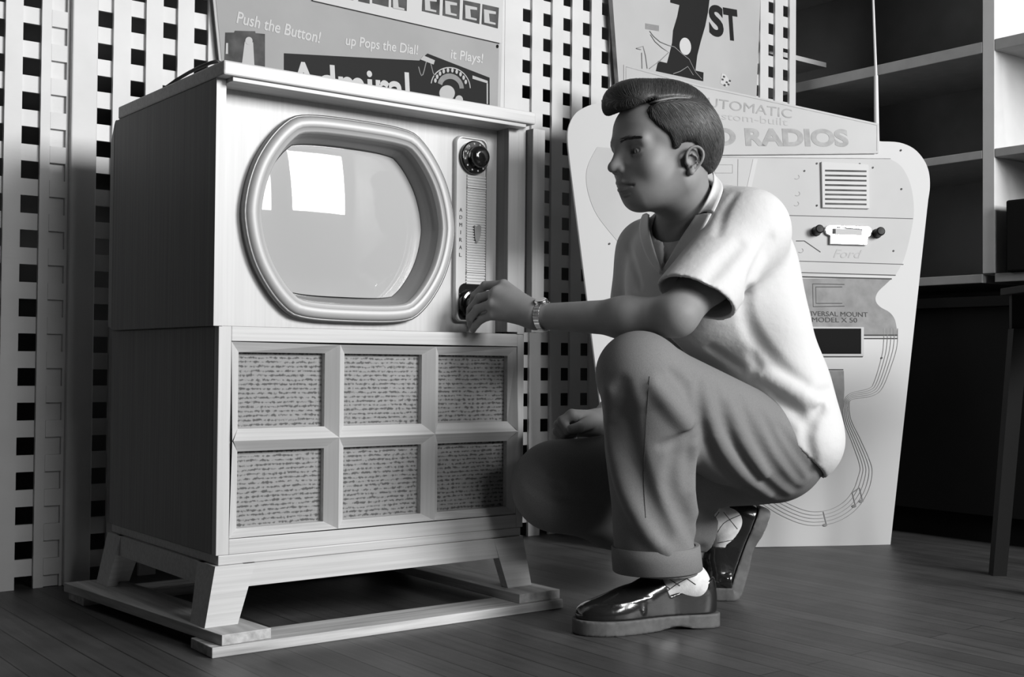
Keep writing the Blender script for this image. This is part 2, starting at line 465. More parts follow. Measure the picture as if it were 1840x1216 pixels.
for z0, z1 in ((.850, .8735), (.6775, .8465), (.650, .675)):
    k = int((z1 - z0) / .0052)
    for i in range(k):
        za = z0 + (z1 - z0) * i / k; zb = z0 + (z1 - z0) * (i + 1) / k
        m.prism([(1.4405, YP, za), (1.4405, YP - .0036, za + (zb - za) * .35), (1.4405, YP - .0036, za + (zb - za) * .65), (1.4405, YP, zb)], (.0465, 0, 0))
m.box(1.4405, 1.487, YP - .0045, YP, .8467, .8497).box(1.4405, 1.487, YP - .0045, YP, .6752, .6773)
m.build('ribbed_trim', 'rib', TV)
m = MB(); 
for i, ch in enumerate('ADMIRAL'):
    z = .797 - i * .0152
    m = merge(m, text_mesh(ch, .01, (1.4235 if ch != 'I' else 1.4262, YP, z), (1, 0, 0), (0, 0, 1), fith=.0075, fit=(.0065 if ch != 'I' else .0012), bold=.0))
m.build('maker_lettering', 'ink_mid', TV)
crest = [(1.457, .771), (1.463, .769), (1.469, .773), (1.474, .770), (1.473, .752), (1.469, .741), (1.4635, .734), (1.459, .744)]
MB().prism([(x, YP - .0046, z) for x, z in crest], (0, -.0012, 0)).build('crest_emblem', 'ink_grey', TV)
# upper knob with the dial dots
kc = Vector((1.4555, YP, .9085))
k = MB().lathe(kc, (0, -1, 0), [(.034, 0), (.034, .008), (.032, .011), (.022, .012)], 40)
kn = k.build('channel_knob', 'black_gloss', TV, smooth=False, bevel=.0006)
def kid(m, name, material, parent, **kw):
    o = m.build(name, material, None, **kw); o.parent = parent
    M = Matrix.Identity(4); q = parent
    while q is not None: M = Matrix.Translation(Vector(q.location)) @ M if False else M; q = q.parent
    o.matrix_parent_inverse = Matrix.Identity(4)
    return o
m = MB().lathe(kc + Vector((.003, -.012, 0)), (0, -1, 0), [(.0225, 0), (.0215, .012), (.0185, .0165), (.010, .0182), (.001, .0186)], 40)
kid(m, 'knob_cap', 'black_gloss', kn, smooth=True)
m = MB()
for i in range(12):
    a = math.radians(30 * i + 10)
    m.lathe(kc + Vector((.0275 * math.cos(a), -.0112, .0275 * math.sin(a))), (0, -1, 0), [(.0021, 0), (.0018, .0008)], 10)
kid(m, 'dial_dots', 'card_white', kn)
# lower knob and its dark well
m = MB().rings([rrect(PX0 + .012, PX1 - .007, .579, .650, .012, y, arch=.004) for y in (YP, YP - .002)], cap_end=True)
m.build('dark_dial_plate', 'black_gloss', TV)
kc2 = Vector((1.452, YP - .002, .611))
k2 = MB().lathe(kc2, (0, -1, 0), [(.030, 0), (.030, .008), (.027, .010), (.022, .011), (.0205, .026), (.017, .030), (.002, .031)], 40).build('volume_knob', 'black_gloss', TV, smooth=False, bevel=.0006)

# lower cabinet
LX0, LX1, LZ0, LZ1 = .895, 1.568, .1555, .552
YL = 1.983
m = MB().box(LX0, LX0 + .016, YL + .018, 2.505, LZ0, LZ1 - .0005).box(LX1 - .016, LX1, YL + .018, 2.505, LZ0, LZ1 - .0005)
m.box(LX0 + .016, LX1 - .016, 2.03, 2.505, LZ0, LZ0 + .015).box(LX0 + .016, LX1 - .016, 2.49, 2.505, LZ0 + .015, LZ1 - .0005).box(LX0 + .016, LX1 - .016, 2.03, 2.49, LZ1 - .016, LZ1 - .0005)
m.build('lower_cabinet', 'wood_shaded', TV, bevel=.0015)
FX0, FX1, FZ0, FZ1 = .919, 1.551, .1822, .5262
for a, b in ((LX0, FX0), (FX1, LX1)): MB().box(a, b, YL, YL + .018, LZ0, LZ1).build('front_stile', 'wood_v', TV, bevel=.001)
for a, b in ((FZ1, LZ1), (LZ0, FZ0)): MB().box(FX0, FX1, YL, YL + .018, a, b).build('front_rail', 'wood_h', TV, bevel=.001)
xs = [(.939, 1.111), (1.152, 1.325), (1.364, 1.536)]
zs = [(.198, .3325), (.3725, .507)]
yb, yr, yt = YL + .014, YL + .010, YL - .006        # window edge depth, frame edge depth, ridge crest
GX0, GX1, GZ0, GZ1 = FX0 + .001, FX1 - .001, FZ0 + .001, FZ1 - .001
zc = (zs[0][1] + zs[1][0]) / 2
xc = [(xs[0][1] + xs[1][0]) / 2, (xs[1][1] + xs[2][0]) / 2]
def quad(m, *p): m.add([Vector(q) for q in p], [tuple(range(len(p)))])
# bevelled bars: every bar is a ridge with mitred ends
def vbar(xa, xm, xb, z0, z1, zm0, zm1):
    mv = MB()
    # left and right slopes of an upright ridge whose crest runs zm0..zm1
    quad(mv, (xa, yb, z0), (xm, yt, zm0), (xm, yt, zm1), (xa, yb, z1))
    quad(mv, (xb, yb, z1), (xm, yt, zm1), (xm, yt, zm0), (xb, yb, z0))
    quad(mv, (xa, yb, z0), (xm, yb + .004, zm0), (xb, yb, z0)); mv.build('grille_upright', 'wood_v', TV)
def hbar(za, zm, zb, x0, x1, xm0, xm1):
    mh = MB()
    quad(mh, (x0, yb, za), (x1, yb, za), (xm1, yt, zm), (xm0, yt, zm))
    quad(mh, (xm0, yt, zm), (xm1, yt, zm), (x1, yb, zb), (x0, yb, zb))
    mh.build('grille_crossbar', 'wood_h', TV)
for xm, xa, xb in ((xc[0], xs[0][1], xs[1][0]), (xc[1], xs[1][1], xs[2][0])):
    vbar(xa, xm, xb, zs[0][0], zs[0][1], GZ0 + .002, zc)
    vbar(xa, xm, xb, zs[1][0], zs[1][1], zc, GZ1 - .002)
hbar(zs[0][1], zc, zs[1][0], xs[0][0], xs[0][1], GX0 + .002, xc[0])
hbar(zs[0][1], zc, zs[1][0], xs[1][0], xs[1][1], xc[0], xc[1])
hbar(zs[0][1], zc, zs[1][0], xs[2][0], xs[2][1], xc[1], GX1 - .002)
ye = YL + .002
for i, (x0, x1) in enumerate(xs):
    a = GX0 if i == 0 else xc[i - 1]; b = GX1 if i == 2 else xc[i]
    ya, yb_ = (ye if i == 0 else yt), (ye if i == 2 else yt)
    da, db = (0 if i == 0 else .002), (0 if i == 2 else .002)
    m = MB(); quad(m, (x0, yb, zs[0][0]), (a, ya, GZ0 + da), (b, yb_, GZ0 + db), (x1, yb, zs[0][0])); m.build('grille_frame_rail', 'wood_h', TV)
    m = MB(); quad(m, (x0, yb, zs[1][1]), (x1, yb, zs[1][1]), (b, yb_, GZ1 - db), (a, ya, GZ1 - da)); m.build('grille_frame_rail', 'wood_h', TV)
for z0, z1, a, b in ((zs[0][0], zs[0][1], GZ0, zc), (zs[1][0], zs[1][1], zc, GZ1)):
    m = MB(); quad(m, (xs[0][0], yb, z0), (xs[0][0], yb, z1), (GX0, ye if b == GZ1 else yt, b), (GX0, ye if a == GZ0 else yt, a)); m.build('grille_frame_upright', 'wood_v', TV)
    m = MB(); quad(m, (xs[2][1], yb, z0), (GX1, ye if a == GZ0 else yt, a), (GX1, ye if b == GZ1 else yt, b), (xs[2][1], yb, z1)); m.build('grille_frame_upright', 'wood_v', TV)
for x0, x1 in xs:                       # the reveal of each opening
    for z0, z1 in zs:
        q = [(x0, z0), (x1, z0), (x1, z1), (x0, z1)]
        MB().rings([[(x, y_, z) for x, z in q] for y_ in (yb, yb + .012)]).build('opening_reveal', 'wood_h', TV)
for z0, z1 in zs:
    for x0, x1 in xs:
        MB().box(x0 - .004, x1 + .004, yb + .0122, yb + .016, z0 - .004, z1 + .004).build('speaker_cloth', 'speaker_cloth', TV)
# base frame on splayed legs
MB().box(LX0 + .004, LX1 - .006, YL - .001, 2.50, .1385, .1553).build('base_moulding', 'wood_h', TV, bevel=.0015)
BX0, BX1, BY0, BY1 = .895, 1.5615, 1.981, 2.502
ZT, ZI, ZB = .1383, .0985, .0362
MB().box(BX0 + .05, BX1 - .05, BY0 - .003, BY0 + .018, ZI, ZT).build('apron', 'wood_h', TV)
MB().box(BX0 + .05, BX1 - .05, BY1 - .018, BY1, ZI, ZT).build('apron', 'wood_h', TV)
MB().box(BX0 - .003, BX0 + .018, BY0 + .05, BY1 - .05, ZI, ZT).build('apron', 'wood_h', TV)
MB().box(BX1 - .018, BX1 + .003, BY0 + .05, BY1 - .05, ZI, ZT).build('apron', 'wood_h', TV)
sp = .020
for sx in (0, 1):
    for sy in (0, 1):
        ox = BX0 - .003 if sx == 0 else BX1 + .003; dx = 1 if sx == 0 else -1
        oy = BY0 - .003 if sy == 0 else BY1 + .002; dy = 1 if sy == 0 else -1
        def L(tx, ty, z):
            f = (ZT - z) / (ZT - ZB) * sp
            return (ox + dx * (tx - f), oy + dy * (ty - f * .25), z)
        m = MB()
        wt, wb, th = .075, .061, .022
        # L-shaped leg: front board and side board
        m.hexa([L(0, 0, ZB), L(wb, 0, ZB), L(wb, th, ZB), L(0, th, ZB)], [L(0, 0, ZT), L(wt, 0, ZT), L(wt, th, ZT), L(0, th, ZT)])
        m.hexa([L(0, th, ZB), L(th, th, ZB), L(th, wb, ZB), L(0, wb, ZB)], [L(0, th, ZT), L(th, th, ZT), L(th, wt, ZT), L(0, wt, ZT)])
        m.build('leg', 'wood_h', TV)

# ------------------------------------------------------------------ boards under the set
SK = empty('wooden_skid', (1.22, 2.2, 0))
tag(SK, 'rough pine boards nailed into a low skid under the television', 'wooden skid')
MB().hexa([(.856, 1.906, 0), (1.602, 1.893, 0), (1.604, 1.985, 0), (.858, 1.998, 0)], [(.856, 1.906, .0178), (1.602, 1.893, .0178), (1.604, 1.985, .0178), (.858, 1.998, .0178)]).build('cross_board', 'pine_x', SK, bevel=.0015)
MB().box(.83, 1.60, 2.46, 2.55, 0, .0178).build('cross_board', 'pine_x', SK, bevel=.0015)
MB().hexa([(.874, 1.908, .018), (.966, 1.912, .018), (.925, 2.545, .018), (.818, 2.545, .018)], [(.874, 1.908, .036), (.966, 1.912, .036), (.925, 2.545, .036), (.818, 2.545, .036)]).build('runner_board', 'pine_y', SK, bevel=.0012)
MB().hexa([(1.500, 1.905, .018), (1.602, 1.903, .018), (1.600, 2.545, .018), (1.498, 2.545, .018)], [(1.500, 1.905, .036), (1.602, 1.903, .036), (1.600, 2.545, .036), (1.498, 2.545, .036)]).build('runner_board', 'pine_y', SK, bevel=.0012)

# cord lying along the top of the set
pts = [at(*q) for q in ((300, 156, 2.36), (318, 143, 2.36), (340, 130, 2.33), (358, 121, 2.30), (378, 113, 2.28), (390, 110, 2.27), (396, 113, 2.28), (402, 120, 2.30))]
tag(MB().tube(pts, .0035, 8).build('aerial_lead', 'wire', smooth=True), 'thin black lead looped over the back of the television lid', 'lead')

# ------------------------------------------------------------------ printed cards: flat art laid on a tilted board
class Art:
    def __init__(s, P, N, parent):
        s.P = Vector(P); s.N = Vector(N).normalized(); s.par = parent
    def pt(s, px, py, off=0.0):
        return on_plane(px, py, s.P + s.N * off, s.N)
    def poly(s, pts, off=.0005, t=.0006, mb=None):
        q = [s.pt(x, y) + s.N * off for x, y in pts]
        return (mb or MB()).prism(q, s.N * t)
    def line(s, pts, wpx=1.2, off=.0005, t=.0005, mb=None, closed=False):
        mb = mb or MB()
        q = [s.pt(x, y) for x, y in pts]
        sc = (s.pt(pts[0][0] + 1, pts[0][1]) - s.pt(*pts[0])).length * wpx / 2
        n = len(q); L = []; R = []
        for i in range(n):
            d = (q[min(i + 1, n - 1)] - q[max(i - 1, 0)]).normalized(); u = s.N.cross(d).normalized() * sc
            L.append(q[i] + u + s.N * off); R.append(q[i] - u + s.N * off)
        for i in range(n - 1): mb.prism([L[i], L[i + 1], R[i + 1], R[i]], s.N * t)
        return mb
    def circle(s, px, py, rx, ry, off=.0005, t=.0006, n=24, mb=None, rot=0):
        return s.poly([(px + rx * math.cos(2 * PI * k / n) * math.cos(rot) - ry * math.sin(2 * PI * k / n) * math.sin(rot), py + rx * math.cos(2 * PI * k / n) * math.sin(rot) + ry * math.sin(2 * PI * k / n) * math.cos(rot)) for k in range(n)], off, t, mb)
    def text(s, body, a, b, h, off=.0005, t=.0006, bold=0, shear=0):
        """a, b = picture points at the two ends of the baseline, h = ink height in picture pixels"""
        A, B = s.pt(*a), s.pt(*b); hh = (s.pt(a[0], a[1] - h) - A).length
        ux = (B - A).normalized(); uz = s.N.cross(ux).normalized()
        return text_mesh(body, 1, A + s.N * off, ux, uz, t, fit=(B - A).length, fith=hh, bold=bold, shear=shear)

# ---- advertising card hung on the lattice above the set
def c2(x, y): return (360 + x / 3.067, y / 3.067)
SG = empty('advertising_card', (1.6, 2.70, 1.1))
tag(SG, 'grey printed card reading Push the Button, hung on the lattice above the television', 'sign')
A1 = Art((1.6, 2.722, 1.2), (0, -1, 0), SG)
A1.poly([(379, -25), (903, -25), (896, 260), (402, 200)], 0, .004).build('card_sheet', 'card_white', SG)
A1.poly([(384, -25), (897, -25), (891, 255), (405, 196)], .0045, .0006).build('grey_ground', 'card_grey', SG)
A1.N = Vector((0, -1, 0)); e = .0055
A1.text('Push the Button!', c2(192, 130), c2(655, 243), 22, e, bold=.012, shear=.15).build('white_lettering', 'card_bright', SG)
A1.text('up Pops the Dial!', c2(795, 268), c2(1195, 322), 24, e, bold=.012, shear=.15).build('white_lettering', 'card_bright', SG)
A1.text('it Plays!', c2(1372, 342), c2(1553, 368), 23, e, bold=.012, shear=.15).build('white_lettering', 'card_bright', SG)
A1.poly([c2(*p) for p in ((455, 296), (1200, 336), (1245, 297), (1587, 430), (1587, 640), (455, 560))], e, .0006).build('black_block', 'black_print', SG)
A1.text('Admiral', c2(490, 528), c2(1150, 580), 62, e + .0008, bold=.018).build('white_name_lettering', 'card_bright', SG)
A1.poly([c2(*p) for p in ((132, 182), (180, 182), (185, 172), (296, 175), (298, 185), (350, 190), (350, 420), (125, 420))], e, .0006).build('picture_ground', 'ink_mid', SG)
m = A1.poly([c2(*p) for p in ((238, 232), (284, 236), (294, 420), (214, 420))], e + .0007)
A1.circle(*c2(260, 228), 6.5, 7, e + .0014, mb=m)
A1.poly([c2(*p) for p in ((135, 240), (146, 240), (146, 300), (133, 300))], e + .0007, mb=m)
m.build('pale_figure', 'card_white', SG)
# picture of the clock radio: dial arc, figures, knob and bright slots
m = MB()
for k in range(10):
    a = math.radians(196 + k * 16)
    x, y = 1372 + 88 * math.cos(a), 470 + 88 * math.sin(a) + k * 1.5
    A1.circle(*c2(x, y), 2.4, 4.2, e + .0007, n=8, mb=m)
A1.line([c2(1372 + 108 * math.cos(math.radians(a)), 472 + 108 * math.sin(math.radians(a)) + (a - 180) * .12) for a in range(186, 360, 9)], 1.6, e + .0007, mb=m)
A1.poly([c2(*p) for p in ((1222, 308), (1285, 335), (1278, 358), (1205, 330))], e + .0007, mb=m)
A1.poly([c2(*p) for p in ((1492, 418), (1576, 448), (1576, 462), (1492, 436))], e + .0007, mb=m)
A1.poly([c2(*p) for p in ((1570, 462), (1577, 462), (1577, 575), (1570, 575))], e + .0007, mb=m)
A1.circle(*c2(1352, 515), 14, 14, e + .0007, mb=m)
A1.circle(*c2(1418, 552), 7, 8, e + .0007, mb=m)
m.build('radio_picture', 'card_lightgrey', SG)
m = A1.line([c2(1372 + 60 * math.cos(math.radians(a)), 472 + 60 * math.sin(math.radians(a)) + (a - 180) * .12) for a in range(186, 360, 9)], 8, e + .0014)
A1.line([c2(1195 + i * 8, 370 + 50 * math.sin(i * .7)) for i in range(12)], 1.5, e + .0007, mb=m)
m.build('radio_picture_shading', 'ink_grey', SG)
m = A1.circle(*c2(1630, 258), 2.2, 3.2, e); m.build('tack', 'black', SG)

UC = empty('product_card', (1.8, 2.69, 1.4))
tag(UC, 'white card with a row of small dark product pictures, pinned above the grey card', 'sign')
A2 = Art((1.6, 2.712, 1.2), (0, -1, 0), UC)
A2.poly([(556, -30), (905, -30), (900, 78), (562, 1)], 0, .002).build('card_sheet', 'card_bright', UC)
for q in (((780, -30), (838, -30), (840, 3), (782, -5)), ((868, -30), (930, -30), (930, 22), (868, 8)), ((945, -30), (1036, -30), (1034, 40), (945, 18)), ((1050, -30), (1136, -30), (1134, 62), (1049, 40)),
          ((1222, -30), (1318, -30), (1314, 84), (1218, 62)), ((1336, -20), (1428, -5), (1424, 108), (1332, 86)), ((1446, 2), (1540, 22), (1534, 133), (1442, 110)), ((1552, 24), (1642, 44), (1636, 158), (1547, 134))):
    A2.poly([c2(*p) for p in q], .0025).build('product_picture', 'ink_mid', UC)
    cx = sum(p[0] for p in q) / 4; cy = sum(p[1] for p in q) / 4
    f = lambda dx, dy: c2(cx + dx, cy + dy)
    if q[0][0] > 1000:
        m = A2.poly([f(-36, -38), f(30, -24), f(30, -10), f(-8, -14), f(-4, 30), f(28, 38), f(28, 48), f(-34, 36)], .0033)
        m.build('appliance_picture', 'card_white', UC)

# ---- 1ST poster
def c5b(x, y): return (1000 + x / 4, y / 4)
PS = empty('first_prize_poster', (2.8, 2.70, 1.3))
tag(PS, 'pale poster with a large black numeral 1 and ST, on the lattice behind the man', 'poster')
A3 = Art((2.8, 2.722, 1.4), (0, -1, 0), PS)
A3.poly([(1098, -20), (1366, -20), (1357, 200), (1114, 200)], 0, .003).build('poster_sheet', 'card_lightgrey', PS)
A3.poly([(1091, -20), (1098, -20), (1114, 200), (1108, 200)], 0, .002).build('poster_shadow_strip', 'ink_mid', PS)  # dark strip painting the shadow in the gap left of the poster
e = .0036
A3.poly([c5b(*p) for p in ((812, -60), (812, 20), (878, 38), (862, 120), (832, 220), (825, 310), (803, 400), (788, 455), (725, 440), (708, 512), (1048, 585), (1050, 522), (992, 508), (1005, 400), (1030, 300), (1062, 190), (1082, 90), (1100, -60))], e).build('black_numeral', 'black_print', PS)
A3.circle(*c5b(918, 335), 10.3, 15.6, e + .0007, rot=-.12).build('white_oval', 'card_bright', PS)
for ch, a, b in (('S', (1092, 256), (1196, 276)), ('T', (1198, 284), (1300, 300))):
    A3.text(ch, c5b(*a), c5b(*b), 57, e, bold=.04, shear=-.06 if ch == 'T' else .0).build('black_letter', 'black_print', PS)
m = MB()
for l in (((662, 225), (690, 262), (735, 302), (790, 325), (840, 340), (890, 385), (945, 428), (990, 520), (1035, 570)), ((668, 250), (700, 300), (750, 345), (800, 378), (735, 440), (660, 495)), ((608, 495), (605, 380)),
          ((565, 350), (615, 334), (632, 400), (645, 495)), ((565, 350), (600, 358)), ((830, 532), (880, 515), (935, 480), (975, 542))):
    A3.line([c5b(*p) for p in l], .9, e + .0014, mb=m)
for k in range(6): A3.line([c5b(632, 172 + k * 7), c5b(730, 188 + k * 7)], .8, e, mb=m)
m.build('line_drawing', 'ink_grey', PS)
m = A3.poly([c5b(*p) for p in ((1182, 528), (1208, 538), (1246, 595), (1215, 628), (1170, 600))], e); m.build('flag_picture', 'card_bright', PS)
m = MB()
for x, y in ((1190, 545), (1180, 565), (1210, 585), (1195, 605), (1232, 575), (1222, 600)): A3.poly([c5b(x, y), c5b(x + 14, y + 4), c5b(x + 12, y + 16), c5b(x - 2, y + 12)], e + .0008, mb=m)
m.build('flag_checks', 'ink_line', PS)

# ------------------------------------------------------------------ car radio display board
RB = empty('radio_display_board', (2.6, 2.25, 0))
tag(RB, 'tall pale display board with rounded corners for car radios, standing behind the crouching man', 'display board')
pa, pb = floor_pt(1385, 983), floor_pt(1600, 978)
td = (pb - pa).normalized(); nh = Vector((td.y, -td.x, 0))
lean = math.radians(7); BN = (nh * math.cos(lean) + Vector((0, 0, 1)) * math.sin(lean)).normalized()
if BN.dot(FW) > 0: BN = (-nh * math.cos(lean) + Vector((0, 0, 1)) * math.sin(lean)).normalized()
AB = Art(pa, BN, RB)
def c6(x, y): return (1260 + x / 3.377, 140 + y / 3.377)
def c9(x, y): return (1420 + x / 4.504, 430 + y / 4.504)
def smooth(pts, n=4):
    P = [Vector((p[0], p[1], 0)) for p in pts]; out = []
    for i in range(len(P) - 1):
        p0, p1, p2, p3 = P[max(i - 1, 0)], P[i], P[i + 1], P[min(i + 2, len(P) - 1)]
        for k in range(n):
            t = k / n
            v = .5 * ((2 * p1) + (-p0 + p2) * t + (2 * p0 - 5 * p1 + 4 * p2 - p3) * t * t + (-p0 + 3 * p1 - 3 * p2 + p3) * t ** 3)
            out.append((v.x, v.y))
    return out + [(P[-1].x, P[-1].y)]
bo = smooth([(1084, 183), (1057, 190), (1035, 203), (1023, 224), (1020, 249), (1024, 290)]) + [(1112, 987), (1600, 978.5), (1665.5, 380)] + smooth([(1668, 358), (1671, 335), (1669, 309), (1660, 287), (1642, 267), (1616, 256), (1584, 254)])
AB.poly(bo, -.012, .012).build('board_panel', 'card_bright', RB)
hd = [(1120, 117), (1258, 154), (1340, 171), (1577, 223), (1577, 276), (1258, 279), (1120, 285)]
AB.poly(hd, .0002, .005).build('header_panel', 'card_white', RB)
m = MB(); AB.line([(1124, 160), (1124, 121), (1258, 157.5), (1340, 174.5), (1574, 226), (1574, 272)], 1.0, .0054, mb=m); AB.line([(1120, 285), (1258, 279.5), (1572, 276.5)], 1.3, .0054, mb=m)
AB.line([(1286, 282.5), (1600, 285)], 1, .0012, mb=m)
m.build('header_outline', 'ink_pale', RB)
AB.text('AUTOMATIC', (1248, 190), (1421, 214), 17, .0054).build('header_lettering', 'ink_pale', RB)
AB.text('custom-built', (1268, 213), (1414, 227), 13, .0054).build('header_small_lettering', 'card_lightgrey', RB)
AB.text('FORD RADIOS', (1180, 262), (1524, 265), 33, .0054, bold=.045).build('header_lettering', 'ink_pale', RB)
up = smooth([(1609, 494), (1624, 466), (1636, 421), (1642, 377), (1636, 332), (1620, 300), (1600, 286)]) + [(1286, 283), (1074, 264)] + smooth([(1072, 266), (1058, 293), (1053, 318), (1058, 351), (1073, 387), (1104, 427), (1150, 480), (1180, 494)])
AB.poly(up, .0003, .0006).build('upper_print', 'card_white', RB)
AB.poly([(1180, 500), (1602, 500.5)] + smooth([(1590, 512), (1577, 525), (1573, 539), (1581, 551), (1598, 561), (1608, 575), (1612.5, 600)]) + [(1612, 604), (1180, 604)], .0003, .0006).build('grey_print', 'ink_grey', RB)
m = MB()
for l, wd in ((((1411, 387), (1640, 393)), 1.0), (((1429, 469), (1623, 475)), 1.0), (((1432, 489.5), (1609, 494.5)), 1.3), (((1434, 497), (1602, 501)), 2.2),
              (((1550, 602), (1612, 602)), 2.2), (((1550, 608), (1612, 608)), 2.0),
              (((1517, 511), (1460, 510), (1461, 551), (1517, 550)), 1.2), (((1513, 515.5), (1465.5, 515.5), (1466, 545), (1513, 545)), 1.2),
              (((1440, 641), (1550, 641)), 1.2), (((1440, 664), (1515, 664)), 1.6), (((1440, 806), (1514, 806)), 1.6), (((1430, 433), (1445, 433), (1474, 453)), 1.4)):
    AB.line(l, wd, .0012, mb=m)
m.build('printed_lines', 'ink_line', RB)
AB.poly([(1353, 286), (1361, 286), (1347, 350), (1339, 350)], .0012).build('white_printed_bar', 'card_bright', RB)
m = AB.line([(1284, 296), (1316, 296), (1316, 311), (1284, 311), (1284, 296)], 1, .0012); AB.line([(1326, 286), (1325, 360)], 1, .0012, mb=m)
m.build('printed_panel_outline', 'ink_pale', RB)
AB.poly([(1440, 666), (1516, 666), (1517, 700), (1515, 740), (1517, 775), (1515, 804), (1440, 804)], .0003).build('grey_patch', 'ink_grey', RB)
AB.poly([(1400, 587), (1551, 588), (1551, 640), (1400, 640)], .0003, .004).build('slot_frame', 'card_white', RB)
AB.poly([(1402, 590.5), (1546, 590.5), (1546, 636), (1402, 636)], .0044, .0004).build('black_slot', 'black', RB)
AB.text('UNIVERSAL MOUNT', (1437, 567), (1559, 569.5), 8.5, .0012).build('mount_lettering', 'ink_line', RB)
AB.text('MODEL X 50', (1459, 578.5), (1540, 579.5), 8.5, .0012).build('mount_lettering', 'ink_line', RB)
AB.text('Ford', (1497, 463), (1550, 464), 15, .0012, shear=.4).build('script_lettering', 'card_lightgrey', RB)
m = MB()
for k in range(2):
    for x, y in ((1435, 318), (1436, 348), (1442, 450)) if k == 0 else ((1434, 366), (1440, 517), (1441, 538)):
        AB.line([(x - 4 + 5 * math.cos(a / 3), y + 4 * math.sin(a / 3)) for a in range(-3, 8)], 1, .0012, mb=m)
m.build('printed_marks', 'ink_pale', RB)
# staff of music curling down the board
st = smooth([(1613, 590), (1612, 620), (1604, 650), (1586, 696), (1567, 711), (1532, 717), (1526, 727), (1529, 753), (1546, 789), (1563, 828), (1567, 852), (1558, 886), (1535, 918), (1498, 939), (1452, 943), (1406, 927), (1362, 900)], 5)
m = MB(); cx, cy = 1480, 800
for k in range(5):
    f = k * 6.2
    q = []
    for i, (x, y) in enumerate(st):
        t = i / (len(st) - 1); a, b = st[max(i - 1, 0)], st[min(i + 1, len(st) - 1)]
        dx, dy = b[0] - a[0], b[1] - a[1]; L = math.hypot(dx, dy); g = f * min(1, .35 + abs(t - .36) * 2.2)
        q.append((x + dy / L * -g * (-1 if t < .30 else 1) * .6 if False else x + (-dy / L) * (-g) * (1 if True else 0) * -1, y + dx / L * g))
    AB.line(q, .8, .0012, mb=m)
m.build('music_staff', 'ink_pale', RB)
m = MB()
for x, y in ((1534, 909), (1547, 900), (1482, 943)):
    AB.circle(x, y, 4, 2.6, .0018, mb=m); AB.line([(x + 3, y), (x - 3, y - 24)], 1, .0018, mb=m)
AB.line([(1531, 885), (1544, 876)], 1.4, .0018, mb=m)
m.build('music_notes', 'ink_grey', RB)
m = MB()
for x, y in (c6(700, 520), c6(960, 523), c6(1040, 545), c6(625, 565), c6(700, 775), c6(1213, 675), c6(1210, 440), c6(1165, 1050), c9(737, 960), c9(302, 1088), (1095, 438)):
    AB.circle(x, y, 1.6, 1.8, .0012, .0015, n=10, mb=m)
m.build('tack_heads', 'ink_mid', RB)
gf = AB.poly([c6(722, 512), c6(1005, 530), c6(1012, 797), c6(728, 790)], .0003, .009).build('radio_grille', 'card_bright', RB, bevel=.001)
m = MB()
for y in (568, 597, 625, 655, 685, 712, 740, 768): AB.poly([c6(743, y - 6), c6(993, y - 1), c6(993, y + 9), c6(743, y + 5)], .0094, .0008, mb=m)
o = m.build('grille_slots', 'ink_mid', None); o.parent = gf; 
fp = AB.poly([c6(x, y) for x, y in ((768, 897), (1000, 905), (1018, 915), (1027, 938), (1018, 962), (1000, 972), (996, 1018), (772, 1012), (772, 962), (750, 950), (740, 928), (750, 905))], .0003, .012).build('radio_faceplate', 'chrome', RB, bevel=.0015)
m = AB.poly([c6(785, 918), c6(965, 925), c6(962, 960), c6(785, 955)], .0124, .001); o = m.build('dial_window', 'card_white', None); o.parent = fp
m = AB.poly([c6(785, 922), c6(802, 923), c6(802, 950), c6(785, 950)], .0135, .001); AB.line([c6(810, 912), c6(965, 925)], 1.6, .0135, mb=m); o = m.build('dial_pointer', 'ink_line', None); o.parent = fp
for x, y in ((1470, 414), (1579, 418)):
    c = AB.pt(x - 4, y + 2); ax = (BN - td * .12).normalized()
    MB().lathe(c, ax, [(.013, 0), (.014, .004), (.0125, .008), (.0125, .034), (.010, .037), (.001, .0375)], 20).build('radio_knob', 'knob_black', RB, bevel=.0006)
# whip aerial standing at the top edge
a0, a1, a2 = AB.pt(1582, 300) - BN * .02, AB.pt(1580, 132) - BN * .02, AB.pt(1574, -30) - BN * .02
MB().tube([a0, a1], [.0085, .006], 14).tube([a1, a2], [.0042, .0030], 12).build('car_aerial', 'paint_white', RB, smooth=False)
# rear strut that holds the leaning board up
s0 = AB.pt(1380, 500) - BN * .0125; s1 = Vector((s0.x, s0.y, 0)) - Vector((BN.x, BN.y, 0)) * .08
MB().tube([s0, s1 + Vector((0, 0, .012))], .012, 8).build('rear_strut', 'pine_y', RB)

# ------------------------------------------------------------------ shelving on the right wall
SH = empty('wall_shelving', (3.6, 2.6, 0))
tag(SH, 'built-in shelving with dark compartments and pale edges along the right wall', 'shelving')
XS = 3.42
MB().box(3.845, 3.86, 1.2, 3.45, .78, 2.85).build('back_panel', 'shelf_back', SH)
for z0, z1 in ((1.455, 1.49), (1.130, 1.156), (.750, .777), (1.90, 1.93)):
    for ya, yb_ in ((1.2, 2.032), (2.073, 3.45)):
        MB().box(XS, 3.845, ya, yb_, z0, z1).build('shelf', 'shelf_edge', SH, bevel=.002)
for ya, yb_ in ((2.0325, 2.0725), (3.4505, 3.49)):
    MB().box(XS, 3.845, ya, yb_, .778, 2.85).build('upright', 'shelf_side_lit', SH, bevel=.002)
tag(MB().box(3.0, 3.60, 2.80, 3.10, 1.575, 1.592).build('small_shelf_board', 'paint_white'), 'small pale shelf board poking out past the end of the lattice', 'shelf')
CT = empty('dark_counter', (3.2, 2.4, 0))
tag(CT, 'black low counter cabinet under the shelves at the right edge', 'counter')
MB().box(3.14, 3.845, .9, 2.70, .08, .66).build('counter_body', 'black', CT)
